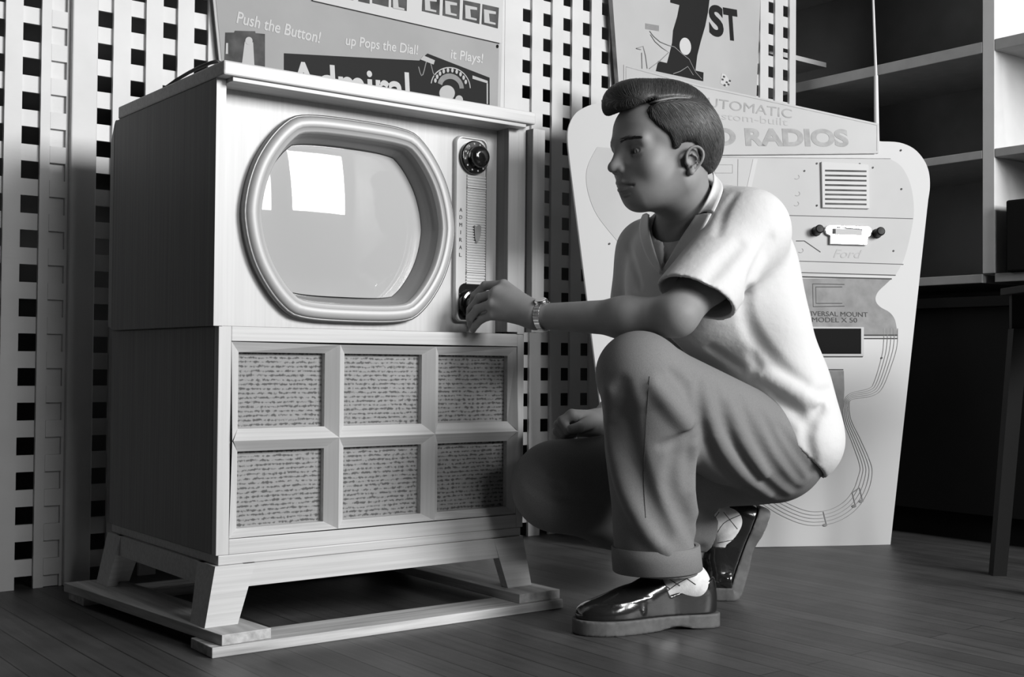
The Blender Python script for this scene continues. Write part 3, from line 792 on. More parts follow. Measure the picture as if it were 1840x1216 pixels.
MB().box(3.12, 3.418, .9, 2.70, .662, .69).build('counter_top', 'black', CT)
MB().box(3.18, 3.845, .9, 2.70, 0, .078).build('plinth', 'black', CT)
tag(MB().box(3.40, 3.80, 1.50, 1.985, .7775, .992).build('black_case', 'black', bevel=.006), 'black box-shaped case standing on the lowest shelf at the right edge', 'case')
p0, p1 = atY(1836, 58, 1.75), atY(1831, 372, 1.75)
m = MB().tube([(3.40, 1.80, 1.495), (3.39, 1.80, 1.47), (3.41, 1.81, 1.3), (3.43, 1.80, 1.15), (3.46, 1.81, .996)], .003, 6)
tag(m.build('hanging_cord', 'wire', smooth=True), 'thin cord hanging down over the black case at the right edge', 'cord')

# dark table whose corner shows at the right edge
DT = empty('dark_table', tuple(at(1830, 980, 2.95)))
DT.location.z = 0
tag(DT, 'dark wooden table with a slanted leg, cut off by the right edge of the picture', 'table')
c0 = at(1797, 513, 2.95); ex = R0; ey = FH
def tb_(x0, x1, y0, y1, z0, z1):
    P = lambda x, y, z: Vector((c0.x, c0.y, 0)) + ex * x + ey * y + Vector((0, 0, z))
    return MB().hexa([P(x0, y0, z0), P(x1, y0, z0), P(x1, y1, z0), P(x0, y1, z0)], [P(x0, y0, z1), P(x1, y0, z1), P(x1, y1, z1), P(x0, y1, z1)])
tb_(0, .27, -.34, .0, .665, .682).build('tabletop', 'table_wood', DT, bevel=.002)
tb_(.012, .255, -.32, -.305, .585, .6645).build('apron', 'table_wood', DT)
tb_(.012, .255, -.04, -.025, .585, .6645).build('apron', 'table_wood', DT)
for x, y in ((.03, -.31), (.235, -.31), (.03, -.035), (.235, -.035)):
    P = lambda a, b_, z: Vector((c0.x, c0.y, 0)) + ex * (x + a) + ey * (y + b_) + Vector((0, 0, z))
    d = -.05 if x < .2 else .03
    MB().hexa([P(d - .016, -.014, 0), P(d + .016, -.014, 0), P(d + .016, .014, 0), P(d - .016, .014, 0)],
              [P(-.018, -.016, .584), P(.018, -.016, .584), P(.018, .016, .584), P(-.018, .016, .584)]).build('leg', 'table_wood', DT)

# ------------------------------------------------------------------ the person: bodies and clothes grown as smooth implicit surfaces
def V3(*a): return np.array(a, dtype=np.float64)
def J(px, py, D): return np.array(at(px, py, D)[:])
nFH, nR, nZ = np.array(FH[:]), np.array(R0[:]), V3(0, 0, 1)
def yawframe(deg, pitch=0, roll=0):
    """facing left in the picture, turned deg towards the viewer: forward, his left, up"""
    a = math.radians(deg)
    f = -nR * math.cos(a) - nFH * math.sin(a); l = np.cross(nZ, f); u = nZ.copy()
    p = math.radians(pitch); f, u = f * math.cos(p) + u * math.sin(p), u * math.cos(p) - f * math.sin(p)
    r = math.radians(roll); l, u = l * math.cos(r) + u * math.sin(r), u * math.cos(r) - l * math.sin(r)
    return f, l, u

class Sdf:
    def __init__(s): s.ops = []
    def _add(s, op, fn, c, r, k): s.ops.append((op, fn, np.asarray(c, float), float(r), k)); return s
    def cone(s, a, b, ra, rb, k=.01, op='u'):
        a = np.asarray(a, float); b = np.asarray(b, float); ba = b - a; L2 = ba @ ba + 1e-12
        def fn(P):
            pa = P - a; h = np.clip(pa @ ba / L2, 0, 1)
            q = pa - h[:, None] * ba
            return np.sqrt(np.einsum('ij,ij->i', q, q)) - (ra + (rb - ra) * h)
        return s._add(op, fn, (a + b) / 2, math.sqrt(L2) / 2 + max(ra, rb), k)
    def ball(s, c, r, k=.01, op='u'): return s.cone(c, np.asarray(c) + V3(0, 0, 1e-5), r, r, k, op)
    def ell(s, c, rad, fr=None, k=.01, op='u'):
        c = np.asarray(c, float); rad = np.asarray(rad, float)
        M = np.eye(3) if fr is None else np.array(fr)
        def fn(P):
            q = (P - c) @ M.T
            k0 = np.sqrt(((q / rad) ** 2).sum(1)); k1 = np.sqrt(((q / rad ** 2) ** 2).sum(1))
            return k0 * (k0 - 1) / np.maximum(k1, 1e-9)
        return s._add(op, fn, c, rad.max(), k)
    def path(s, pts, rs, k=.006, op='u', kk=.0):
        pts = [np.asarray(p, float) for p in pts]
        rs = rs if isinstance(rs, (list, tuple)) else [rs] * len(pts)
        A = np.array(pts)
        def fn(P):
            d = None
            for i in range(len(pts) - 1):
                a, b = pts[i], pts[i + 1]; ba = b - a; pa = P - a; h = np.clip(pa @ ba / (ba @ ba + 1e-12), 0, 1)
                q = pa - h[:, None] * ba; e = np.sqrt((q * q).sum(1)) - (rs[i] + (rs[i + 1] - rs[i]) * h)
                d = e if d is None else np.minimum(d, e)
            return d
        c = (A.min(0) + A.max(0)) / 2
        return s._add(op, fn, c, np.linalg.norm(A - c, axis=1).max() + max(rs), k)
    def plane(s, p, n, k=.0, op='i'):
        p = np.asarray(p, float); n = np.asarray(n, float) / np.linalg.norm(n)
        return s._add(op, lambda P: (P - p) @ n, p, 1e9, k)
    def func(s, fn, k=0, op='i', c=(0, 0, 0), r=1e9): return s._add(op, fn, c, r, k)
    def __call__(s, P):
        P = np.asarray(P, float)
        if len(P) < 3000: return s._eval(P)
        k = np.floor(P / .055).astype(np.int64); k -= k.min(0); m = k.max(0) + 1
        key = (k[:, 0] * m[1] + k[:, 1]) * m[2] + k[:, 2]
        order = np.argsort(key, kind='stable'); ks = key[order]
        cut = np.concatenate([[0], np.nonzero(np.diff(ks))[0] + 1, [len(P)]])
        out = np.empty(len(P)); Q = P[order]; res = np.empty(len(P))
        for i in range(len(cut) - 1):
            for a in range(cut[i], cut[i + 1], 20000):
                z = min(a + 20000, cut[i + 1]); res[a:z] = s._eval(Q[a:z])
        out[order] = res
        return out
    def _eval(s, Q):
        if not len(Q): return np.empty(0)
        lo, hi = Q.min(0), Q.max(0); c = (lo + hi) / 2; rr = np.linalg.norm(hi - lo) / 2
        d = np.full(len(Q), 1.0)
        if getattr(s, '_n', -1) != len(s.ops):
            s._n = len(s.ops); s._c = np.array([o[2] for o in s.ops]); s._r = np.array([o[3] for o in s.ops])
        fars = np.sqrt(((s._c - c) ** 2).sum(1)) - s._r - rr
        for (op, fn, pc, pr, k), far in zip(s.ops, fars):
            if op in 'us' and far > .028 + k: continue
            e = fn(Q)
            if op == 'u':
                if k > 0:
                    h = np.maximum(k - np.abs(d - e), 0) / k; d = np.minimum(d, e) - h * h * k * .25
                else: d = np.minimum(d, e)
            else:
                if op == 's': e = -e
                if k > 0:
                    h = np.maximum(k - np.abs(d - e), 0) / k; d = np.maximum(d, e) + h * h * k * .25
                else: d = np.maximum(d, e)
        return d
    def grad(s, P, h=.0008):
        g = np.empty_like(P)
        for a in range(3):
            o = np.zeros(3); o[a] = h
            g[:, a] = s(P + o) - s(P - o)
        return g / np.maximum(np.linalg.norm(g, axis=1), 1e-9)[:, None]
    def hit(s, px, py, D0=1.9, D1=2.9):
        """distance along the line of sight at which the surface is met (used to lay seams and folds on it)"""
        o = np.array(CC[:]); d = np.array(ray(px, py)[:])
        ts = np.arange(D0, D1, .004); v = s(o + ts[:, None] * d)
        w_ = np.where(v < 0)[0]
        if not len(w_): return None
        t = ts[w_[0]]; a, b = t - .004, t
        for _ in range(12):
            m_ = (a + b) / 2
            if s((o + m_ * d)[None])[0] < 0: b = m_
            else: a = m_
        return o + b * d
    def trace(s, pts, n=3, **kw):
        q = smooth(pts, n); r = [s.hit(x, y, **kw) for x, y in q]
        return [p for p in r if p is not None]

def axis(lo, hi, step, dense=()):
    """grid positions with finer steps in the dense intervals"""
    out = [lo]; 
    while out[-1] < hi:
        st_ = step
        for a, b, fine in dense:
            if a - step <= out[-1] <= b: st_ = min(st_, fine)
        out.append(out[-1] + st_)
    return np.array(out)

def grow(sdf, ax, refine=1, step_=.8):
    """surface nets on a (possibly uneven) grid; only blocks near the surface are evaluated finely"""
    B = 4
    ax = [np.concatenate([a, a[-1] + (np.arange((-len(a)) % B) + 1) * (a[-1] - a[-2])]) for a in ax]
    X, Y, Z = ax; n = [len(a) for a in ax]
    cx = [a.reshape(-1, B) for a in ax]
    mid_ = [(c[:, 0] + c[:, -1]) / 2 for c in cx]; hw = [(c[:, -1] - c[:, 0]) / 2 + (c[:, 1] - c[:, 0]) for c in cx]
    G_ = np.stack(np.meshgrid(*mid_, indexing='ij'), -1); R_ = np.sqrt(sum(g ** 2 for g in np.meshgrid(*hw, indexing='ij')))
    d = sdf(G_.reshape(-1, 3)).reshape(R_.shape)
    act = np.abs(d) < R_ * 1.15 + .004
    Vv = np.repeat(np.repeat(np.repeat(d.astype(np.float32), B, 0), B, 1), B, 2)
    ids = np.argwhere(act) * B
    o_ = np.stack(np.meshgrid(range(B), range(B), range(B), indexing='ij'), -1).reshape(-1, 3)
    I = (ids[:, None, :] + o_[None]).reshape(-1, 3)
    Vv[I[:, 0], I[:, 1], I[:, 2]] = sdf(np.stack([X[I[:, 0]], Y[I[:, 1]], Z[I[:, 2]]], 1))
    S = Vv < 0
    # cells with a sign change
    cnt = np.zeros([m - 1 for m in n], dtype=np.uint8)
    for a in (0, 1):
        for b in (0, 1):
            for c in (0, 1):
                cnt += S[a:n[0] - 1 + a, b:n[1] - 1 + b, c:n[2] - 1 + c]
    cell = (cnt > 0) & (cnt < 8)
    idx = np.argwhere(cell); vid = np.full(cell.shape, -1, dtype=np.int32); vid[cell] = np.arange(len(idx))
    pos = np.zeros((len(idx), 3)); num = np.zeros(len(idx))
    AX = [X, Y, Z]
    for axn in range(3):
        o1, o2 = [(1, 2), (0, 2), (0, 1)][axn]
        for a in (0, 1):
            for b in (0, 1):
                p = idx.copy(); p[:, o1] += a; p[:, o2] += b; q = p.copy(); q[:, axn] += 1
                va = Vv[p[:, 0], p[:, 1], p[:, 2]].astype(float); vb = Vv[q[:, 0], q[:, 1], q[:, 2]].astype(float)
                m = (va < 0) != (vb < 0); t = np.where(m, va / np.where(m, va - vb, 1), 0)
                pa = np.stack([AX[c][p[:, c]] for c in range(3)], 1); pb = np.stack([AX[c][q[:, c]] for c in range(3)], 1)
                pos += np.where(m[:, None], pa + (pb - pa) * t[:, None], 0); num += m
    pos /= np.maximum(num, 1)[:, None]
    faces = []
    for axn in range(3):
        o1, o2 = [(1, 2), (2, 0), (0, 1)][axn]
        sl_a = [slice(None)] * 3; sl_b = [slice(None)] * 3
        sl_a[axn] = slice(0, n[axn] - 1); sl_b[axn] = slice(1, n[axn])
        Sa, Sb = S[tuple(sl_a)], S[tuple(sl_b)]
        e = np.argwhere(Sa != Sb)
        ok = (e[:, o1] > 0) & (e[:, o2] > 0) & (e[:, o1] < n[o1] - 1) & (e[:, o2] < n[o2] - 1)
        e = e[ok]; inside = Sa[e[:, 0], e[:, 1], e[:, 2]]
        def vi(d1, d2):
            q = e.copy(); q[:, o1] += d1; q[:, o2] += d2; return vid[q[:, 0], q[:, 1], q[:, 2]]
        f = np.stack([vi(-1, -1), vi(0, -1), vi(0, 0), vi(-1, 0)], 1)
        f[~inside] = f[~inside][:, ::-1]
        faces.append(f)
    F = np.concatenate(faces); F = F[(F >= 0).all(1)]
    for _ in range(refine):
        dd = sdf(pos); g = np.empty_like(pos)
        for a in range(3):
            o = np.zeros(3); o[a] = .0008; g[:, a] = sdf(pos + o) - dd
        g /= np.maximum(np.linalg.norm(g, axis=1), 1e-9)[:, None]; pos = pos - g * np.clip(dd, -.002, .002)[:, None] * step_
    return pos, F

def mesh_from(name, pos, F, material, parent, extra=None):
    me = bpy.data.meshes.new(name)
    me.vertices.add(len(pos)); me.vertices.foreach_set('co', pos.astype(np.float32).ravel())
    me.loops.add(F.size); me.loops.foreach_set('vertex_index', F.astype(np.int32).ravel())
    me.polygons.add(len(F)); me.polygons.foreach_set('loop_start', np.arange(0, F.size, F.shape[1], dtype=np.int32))
    me.polygons.foreach_set('loop_total', np.full(len(F), F.shape[1], dtype=np.int32))
    me.update(); me.validate()
    o = finish(name, me, material, parent, smooth=True)
    return o
def keep_main(pos, F, min_share=.02):
    """drop small loose islands"""
    n = len(pos); lab = np.arange(n)
    e = np.concatenate([F[:, [0, 1]], F[:, [1, 2]], F[:, [2, 3]]])
    for _ in range(400):
        m = np.minimum(lab[e[:, 0]], lab[e[:, 1]]); old = lab.copy()
        np.minimum.at(lab, e[:, 0], m); np.minimum.at(lab, e[:, 1], m); lab = lab[lab]; lab = lab[lab]
        if (lab == old).all(): break
    u, c = np.unique(lab, return_counts=True); good = u[c > n * min_share]
    ok = np.isin(lab, good); mp = np.cumsum(ok) - 1
    F = F[ok[F].all(1)]; return pos[ok], mp[F]

# skin, cloth and leather
mat('skin', .205, .62, spec=.35, noise=((35, 35, 35), .06, 4), bump=((900, 900, 900), .12, .0006))
mat('skin_lip', .135, .5)
mat('hair_dark', .030, .45, spec=.4)
mat('hair_strand', .085, .42, spec=.5)
mat('shirt_cloth', .54, .85, bump=((60, 60, 60), .25, .004))
mat('undershirt', .54, .9, bump=((400, 400, 400), .3, .001))
mat('trouser_cloth', .155, .85, noise=((600, 600, 600), .12, 2), bump=((500, 500, 500), .2, .0008))
mat('sock', .62, .85, noise=((60, 60, 60), .15), bump=((350, 350, 350), .3, .001))
mat('leather', .012, .18, spec=.6, coat=.5, bump=((60, 60, 60), .18, .003))
mat('shoe_sole', .085, .7, noise=((50, 50, 50), .25))
mat('eye_white', .5, .2, coat=.5)
mat('iris', .03, .1, coat=.6)
mat('steel', .75, .22, metal=1)

MAN = empty('person', tuple(floor_pt(1290, 1105)))
tag(MAN, 'young man crouching in pale short-sleeved shirt and dark trousers, turning the television knob', 'person')

# ---- joints
HF = yawframe(24, pitch=-1); hf, hl, hu = HF; HS = 1.07
O = J(1238, 288, 2.270) - hl * .075 * HS
def H(x, y, z): return O + HS * (hf * x + hl * y + hu * z)
tf, tl, tu = yawframe(36, pitch=0)
neck0 = H(-.030, 0, -.045); neck1 = J(1243, 415, 2.43)
shL, shR = J(1345, 412, 2.33), J(1166, 450, 2.58)
elL, wrL = J(1216, 566, 2.185), J(968, 568, 2.345)
elR, wrR = J(1140, 690, 2.66), J(1078, 760, 2.50)
hipL, hipR = J(1385, 800, 2.41), J(1370, 806, 2.58)
knL, anL = J(1149, 672, 2.155), J(1238, 1062, 2.314)
knR, anR = J(1002, 873, 2.42), J(1305, 940, 2.597)

def smooth3(pts, n):
    P = np.array(pts, float); out = []
    for i in range(len(P) - 1):
        p0, p1, p2, p3 = P[max(i - 1, 0)], P[i], P[i + 1], P[min(i + 2, len(P) - 1)]
        for k in range(n):
            t = k / n; out.append(.5 * ((2 * p1) + (-p0 + p2) * t + (2 * p0 - 5 * p1 + 4 * p2 - p3) * t * t + (-p0 + 3 * p1 - 3 * p2 + p3) * t ** 3))
    return out + [P[-1]]
# ---- body
b = Sdf()
e = lambda c, r, k=.012, op='u': b.ell(H(*c), np.array(r) * HS, HF, k, op)
e((-.006, 0, .050), (.090, .074, .084))
e((.034, 0, .058), (.066, .064, .060), .02)
e((.036, 0, -.002), (.062, .056, .060), .02)
e((.033, 0, -.040), (.050, .047, .038), .02)
for s_ in (1, -1):
    b.cone(H(-.002, .052 * s_, -.032), H(.055, .016 * s_, -.060), .018 * HS, .013 * HS, .035)
    b.ball(H(.058, .043 * s_, -.006), .017 * HS, .03)
    b.cone(H(.0955, .010 * s_, .038), H(.076, .048 * s_, .036), .0075 * HS, .006 * HS, .020)
e((.064, 0, -.058), (.017, .019, .0145), .014)
e((.062, 0, -.032), (.031, .032, .028), .016)
b.ball(H(.101, .034, .017), .0185 * HS, .012, 's'); b.ball(H(.101, -.034, .017), .0185 * HS, .012, 's')
for s_ in (1, -1):
    b.ball(H(.0725, .033 * s_, .0185), .0138 * HS, .004)
    b.ell(H(.0865, .0345 * s_, .0180), np.array((.010, .0128, .0052)) * HS, HF, .0012, 's')
b.cone(H(.0935, 0, .026), H(.107, 0, -.005), .0065 * HS, .0080 * HS, .012)
b.ball(H(.1110, 0, -.0090), .0070 * HS, .006)
b.ell(H(.100, 0, -.006), np.array((.013, .012, .009)) * HS, HF, .008)
for s_ in (1, -1): b.ball(H(.0985, .0105 * s_, -.0125), .0058 * HS, .006)
for s_ in (1, -1): b.ball(H(.1045, .006 * s_, -.0195), .0030 * HS, .003, 's')
b.path([H(.080, -.022, -.0360), H(.0935, -.008, -.0330), H(.0945, 0, -.0340), H(.0935, .008, -.0330), H(.080, .022, -.0360)], [.0025, .0054, .0056, .0054, .0025], .004)
b.path([H(.080, -.021, -.0415), H(.0900, -.008, -.0455), H(.0915, 0, -.046), H(.0900, .008, -.0455), H(.080, .021, -.0415)], [.0025, .0056, .0062, .0056, .0025], .004)
b.path([H(.0825, -.027, -.0405), H(.0970, -.009, -.0395), H(.0995, 0, -.0400), H(.0970, .009, -.0395), H(.0825, .027, -.0405)], .0021, .0015, 's')
b.ell(H(.0885, 0, -.0550), np.array((.009, .020, .0048)) * HS, HF, .006, 's')
def E_(x, y, z): return H(-.008 + (x + .008) * .86, y, .001 + (z - .001) * .84)
for s_ in (1, -1):                              # ears
    b.ell(E_(-.008, .0735 * s_, .000), np.array((.0125, .0045, .021)) * HS, yawframe(24 - 14 * s_), .004)
    hx = [(.007, .0745, -.004), (.008, .077, .012), (.001, .081, .024), (-.012, .0845, .027), (-.0225, .087, .017), (-.0225, .086, .002), (-.016, .081, -.012), (-.007, .077, -.022)]
    b.path([E_(x, y * s_, z) for x, y, z in smooth3(hx, 3)], .0029, .0015)
    b.path([E_(x, y * s_, z) for x, y, z in ((-.003, .080, .012), (-.012, .081, .006), (-.0125, .081, -.006), (-.004, .078, -.014))], .0022, .002)
    b.ball(E_(-.003, .083 * s_, -.001), .0088 * HS, .002, 's')
    b.ball(E_(-.011, .086 * s_, .016), .0048 * HS, .002, 's')
    b.ball(E_(.0055, .0745 * s_, -.006), .0038 * HS, .003)
    b.ball(E_(-.002, .0765 * s_, -.024), .0062 * HS, .003)
nUP_, nRT_ = np.array(UP[:]), np.array(RT[:])
# neck and trunk
b.cone(neck0, neck1, .055, .056, .03)
b.cone(H(-.02, .036, -.02), neck1 + tf * .040 + tl * .010, .016, .010, .03)
mid = (shL + shR) / 2
chest = mid + nZ * -.085 + tf * .01; waist = J(1372, 640, 2.46); pel = (hipL + hipR) / 2
b.ell(chest - nZ * .01, (.084, .138, .13), (tf, tl, tu), .05)
b.cone(neck1, mid + tl * .10 - nZ * .03, .055, .05, .04); b.cone(neck1, mid - tl * .10 - nZ * .03, .055, .05, .04)
b.ell(waist, (.085, .120, .15), yawframe(22, pitch=-12), .06)
b.ell(pel, (.10, .125, .10), yawframe(10), .06)
for s_, e_, w_ in ((shL, elL, wrL), (shR, elR, wrR)):
    dn = (e_ - s_); 
    b.ball(s_ + V3(0, 0, -.012), .052, .04)
    b.cone(s_, s_ + dn * .55, .048, .045, .03); b.cone(s_ + dn * .45, e_, .045, .036, .03)
    lo_ = -nUP_ * .004
    b.cone(e_, e_ + (w_ - e_) * .36 + lo_, .0355, .0350, .02); b.cone(e_ + (w_ - e_) * .34 + lo_, w_, .0350, .0240, .025)
b.ell(wrL, (.030, .026, .022), ((wrL - elL) / np.linalg.norm(wrL - elL), np.cross(nZ, wrL - elL) / np.linalg.norm(np.cross(nZ, wrL - elL)), nZ), .01)
for h_, k_, a_ in ((hipL, knL, anL), (hipR, knR, anR)):
    b.cone(h_, k_, .065, .042, .05); b.cone(k_, k_ + (a_ - k_) * .35, .042, .036, .03); b.cone(k_ + (a_ - k_) * .35, a_, .036, .025, .03)
# left hand closing on the lower knob
KN = np.array([1.452, 1.998, .611])
mc = dict(i=J(905, 512, 2.392), m=J(892, 527, 2.378), r=J(884, 546, 2.370), p=J(885, 566, 2.372))
for q, k_ in (('i', .0115), ('m', .0112), ('r', .0105), ('p', .0098)):
    b.cone(wrL + (mc[q] - wrL) * .12, mc[q], .019, k_, .016)
b.cone(wrL + (mc['m'] - wrL) * .3, mc['m'], .017, .010, .015)
fing = dict(
    i=[mc['i'], J(872, 513, 2.418), J(853, 531, 2.432), J(847, 549, 2.440)],
    m=[mc['m'], J(862, 535, 2.402), J(846, 556, 2.418), J(843, 572, 2.430)],
    r=[mc['r'], J(858, 555, 2.392), J(845, 571, 2.405), J(845, 583, 2.418)],
    p=[mc['p'], J(866, 573, 2.390), J(855, 584, 2.402), J(850, 593, 2.416)])
rr = dict(i=(.0100, .0088, .0080, .0068), m=(.0103, .0090, .0082, .0070), r=(.0098, .0086, .0078, .0066), p=(.0088, .0076, .0068, .0058))
for q in 'imrp':
    P_ = fing[q]; R_ = rr[q]
    for i_ in range(3): b.cone(P_[i_], P_[i_ + 1], R_[i_], R_[i_ + 1], .0035)
th = [wrL + (mc['i'] - wrL) * .25 + nFH * .012, J(915, 548, 2.435), J(888, 560, 2.455), J(868, 563, 2.462)]
for i_, (ra_, rb_) in enumerate(((.017, .0125), (.0125, .0100), (.0100, .0080))): b.cone(th[i_], th[i_ + 1], ra_, rb_, .006)
# right fist resting behind the shin
fm = [J(1028, 745, 2.455), J(1022, 752, 2.47), J(1020, 764, 2.48), J(1024, 775, 2.485)]
for p_ in fm: b.cone(wrR + (p_ - wrR) * .15, p_, .021, .0115, .016)
for n_, p_ in enumerate(fm):
    q1 = p_ + np.array(RT[:]) * -.020 + nZ * -.012 ; q2 = q1 + np.array(RT[:]) * .012 - nZ * .020 - nFH * .006; q3 = q2 + np.array(RT[:]) * .020 + nZ * .004
    for a_, c_, ra_, rb_ in ((p_, q1, .0108, .0098), (q1, q2, .0098, .0088), (q2, q3, .0088, .0078)): b.cone(a_, c_, ra_, rb_, .003)
tq = [wrR + (fm[0] - wrR) * .3 - nFH * .01, J(1040, 768, 2.42), J(1026, 770, 2.415)]
b.cone(tq[0], tq[1], .016, .0105, .006); b.cone(tq[1], tq[2], .0105, .0085, .004)

allp = np.array([H(.15, 0, .15), H(-.13, 0, .15), anL, anR, hipL, hipR, shL, shR, elL, KN, knL, knR, O + hl * .12, O - hl * .12, pel + nR * .12])
lo, hi = allp.min(0) - .10, allp.max(0) + .10
lo[2] = .03
hp = np.array([H(x, y, z) for x in (-.03, .13) for y in (-.09, .09) for z in (-.10, .05)])
hd_ = np.array([wrL] + [v for q in fing.values() for v in q])
dn = [((hp[:, a].min(), hp[:, a].max(), .0022), (hd_[:, a].min() - .012, hd_[:, a].max() + .012, .0024)) for a in range(3)]
pos, F = grow(b, [axis(lo[a], hi[a], .0042, dn[a]) for a in range(3)], 2, 1.0)
pos, F = keep_main(pos, F)
body = mesh_from('body', pos, F, 'skin', MAN)
body.data.materials.append(MATS['skin_lip'])
lc = np.stack([(pos - O) @ hf, (pos - O) @ hl, (pos - O) @ hu], 1) / HS
vm = (lc[:, 0] > .079) & (np.abs(lc[:, 1]) < .023) & (lc[:, 2] < -.0312 - .002 * np.abs(lc[:, 1]) / .02) & (lc[:, 2] > -.0505 + .25 * np.abs(lc[:, 1]))
mi = vm[F].all(1).astype(np.int32); body.data.polygons.foreach_set('material_index', mi)
# ---- eyes
for s_ in (1, -1):
    c = H(.0720, .033 * s_, .0185); g = (hf * .97 - nZ * .22 + hl * .02 * s_); g /= np.linalg.norm(g)
    r_ = .0124 * HS
    prof = [(r_ * math.sin(a), r_ * math.cos(a)) for a in np.linspace(math.pi - .05, .002, 30)]
    ey = MB().lathe(c, g, prof, 32).build('eye', 'eye_white', MAN, smooth=True)
    ey.data.materials.append(MATS['iris'])
    cc = Vector(c); gg = Vector(g)
    for p in ey.data.polygons:
        if (p.center - cc).normalized().dot(gg) > math.cos(.50): p.material_index = 1
# ---- eyebrows: short fine hairs laid on the brow
def strand_mesh(paths, r, n=3):
    m = MB()
    for p in paths: m.tube([Vector(q) for q in p], [r, r, r * .5] if len(p) == 3 else [r] * (len(p) - 1) + [r * .4], n, cap=False)
    return m
rng = np.random.RandomState(3)
for s_ in (1, -1):
    paths = []
    for i_ in range(110):
        t = rng.rand(); x, y = .096 - .020 * t * t, .012 + .038 * t; z = .0365 + .003 * math.sin(t * 2.6) + (rng.rand() - .5) * .007 * (1 - .6 * t)
        p0_ = H(x + .004, y * s_, z)
        g = b.grad(p0_[None])[0]; p0_ = p0_ - g * b(p0_[None])[0]
        d_ = hl * s_ * .8 - hf * .35 + hu * (.45 - .6 * t) + rng.randn(3) * .12; d_ -= g * (d_ @ g)
        paths.append([p0_ + g * .0003, p0_ + d_ * .004 + g * .0009, p0_ + d_ * .008 + g * .0004])
    strand_mesh(paths, .00035).build('eyebrow', 'hair_dark', MAN, smooth=True, fix=False)

# ---- hair
def polysd(x, z, poly):
    P = np.array(poly); n = len(P); d = np.full(x.shape, 1e9); ins = np.zeros(x.shape, bool)
    for i in range(n):
        a, c = P[i], P[(i + 1) % n]; ex, ez = c - a; wx, wz = x - a[0], z - a[1]
        h = np.clip((wx * ex + wz * ez) / (ex * ex + ez * ez), 0, 1); d = np.minimum(d, (wx - ex * h) ** 2 + (wz - ez * h) ** 2)
        cond = ((a[1] <= z) & (c[1] > z)) | ((c[1] <= z) & (a[1] > z))
        ins ^= cond & (x < a[0] + (z - a[1]) / (ez if abs(ez) > 1e-12 else 1e-12) * ex)
    d = np.sqrt(d); return np.where(ins, -d, d)
hpoly = [(.150, .098), (.118, .090), (.100, .091), (.088, .094), (.074, .100), (.060, .107), (.059, .098), (.0665, .086), (.066, .074), (.056, .060), (.044, .050), (.036, .044), (.030, .034), (.027, .022), (.018, .022), (.014, .030),
         (.004, .034), (-.012, .034), (-.022, .026), (-.029, .010), (-.031, .002), (-.038, -.004), (-.058, -.009), (-.15, -.016), (-.15, .22), (.15, .22)]
hr = Sdf()
he = lambda c, r, k=.012, op='u': hr.ell(H(*c), np.array(r) * HS, HF, k, op)
he((-.008, 0, .052), (.098, .0815, .092))
he((.030, 0, .062), (.072, .071, .064), .02)
he((.022, -.004, .110), (.086, .064, .042), .03)
he((.076, -.004, .114), (.036, .050, .027), .03)
he((.088, -.008, .105), (.018, .040, .015), .016)
he((-.048, 0, .040), (.050, .064, .066), .02)
hr.func(lambda P: polysd((P - O) @ hf / HS, (P - O) @ hu / HS, hpoly) * HS, k=.007)
part = hr.trace([(1120, 198), (1150, 191), (1180, 181), (1215, 175), (1250, 176)], 3)
if len(part) > 2: hr.path(part, [.0042] * (len(part) - 3) + [.003, .002, .0008], .004, 's')
hb = np.array([H(x, y, z) for x in (-.14, .15) for y in (-.10, .10) for z in (-.06, .17)])
pos, F = grow(hr, [axis(hb[:, a].min(), hb[:, a].max(), .0032) for a in range(3)], 1)
pos, F = keep_main(pos, F)
hair = mesh_from('hair', pos, F, 'hair_dark', MAN)
# combed strands following the scalp
N_ = 12000
pv = np.array(part)
near = np.min(np.linalg.norm(pos[:, None] - pv[None], axis=2), 1)
ok_ = np.nonzero(near > .0045)[0]
sel = rng.choice(ok_, N_, replace=len(ok_) < N_); P0 = pos[sel].copy()
if len(part) > 4:
    pp = [p - np.array(ray(1180, 185)[:]) * -.0 for p in part]
    gp = hr.grad(np.array(pp), .004)
    mpp = MB().tube([Vector(p - g * .0018) for p, g in zip(pp[:-1], gp)], [.0019] * (len(pp) - 4) + [.0015, .001, .0005], 8)
    o = mpp.build('hair_parting', 'skin', None, smooth=True); o.parent = hair; o['label'] = 'pale line of scalp at the parting'
q = np.stack([(P0 - O) @ hf, (P0 - O) @ hl, (P0 - O) @ hu], 1) / HS
def flow(q):
    """combing direction in head coordinates"""
    top = 1 / (1 + np.exp(-(q[:, 2] - (.103 + .0 * q[:, 0])) / .006))
    side = np.stack([-.55 + 2.0 * np.minimum(q[:, 0], .06), 0 * q[:, 0], -.85 + 0 * q[:, 0]], 1)
    tp = np.stack([-.40 + 0 * q[:, 0], -1 + 0 * q[:, 0], .55 * (q[:, 1] > -.01)], 1)
    return side * (1 - top)[:, None] + tp * top[:, None]
steps = 8; L_ = .0052
path = [P0]; cur = P0.copy(); rn = rng.randn(N_, 3) * .07
for k_ in range(steps - 1):
    q = np.stack([(cur - O) @ hf, (cur - O) @ hl, (cur - O) @ hu], 1) / HS
    fl_ = flow(q) + rn; d_ = fl_[:, :1] * hf + fl_[:, 1:2] * hl + fl_[:, 2:] * hu
    g = hr.grad(cur, .003); d_ -= g * (d_ * g).sum(1)[:, None]; d_ /= np.maximum(np.linalg.norm(d_, axis=1), 1e-6)[:, None]
    cur = cur + d_ * L_ ; cur = cur - g * np.clip(hr(cur), -.004, .004)[:, None]
    path.append(cur.copy())
path = np.stack(path, 1)                                  # N, steps, 3
tgt = np.gradient(path, axis=1); tgt /= np.maximum(np.linalg.norm(tgt, axis=2), 1e-9)[..., None]
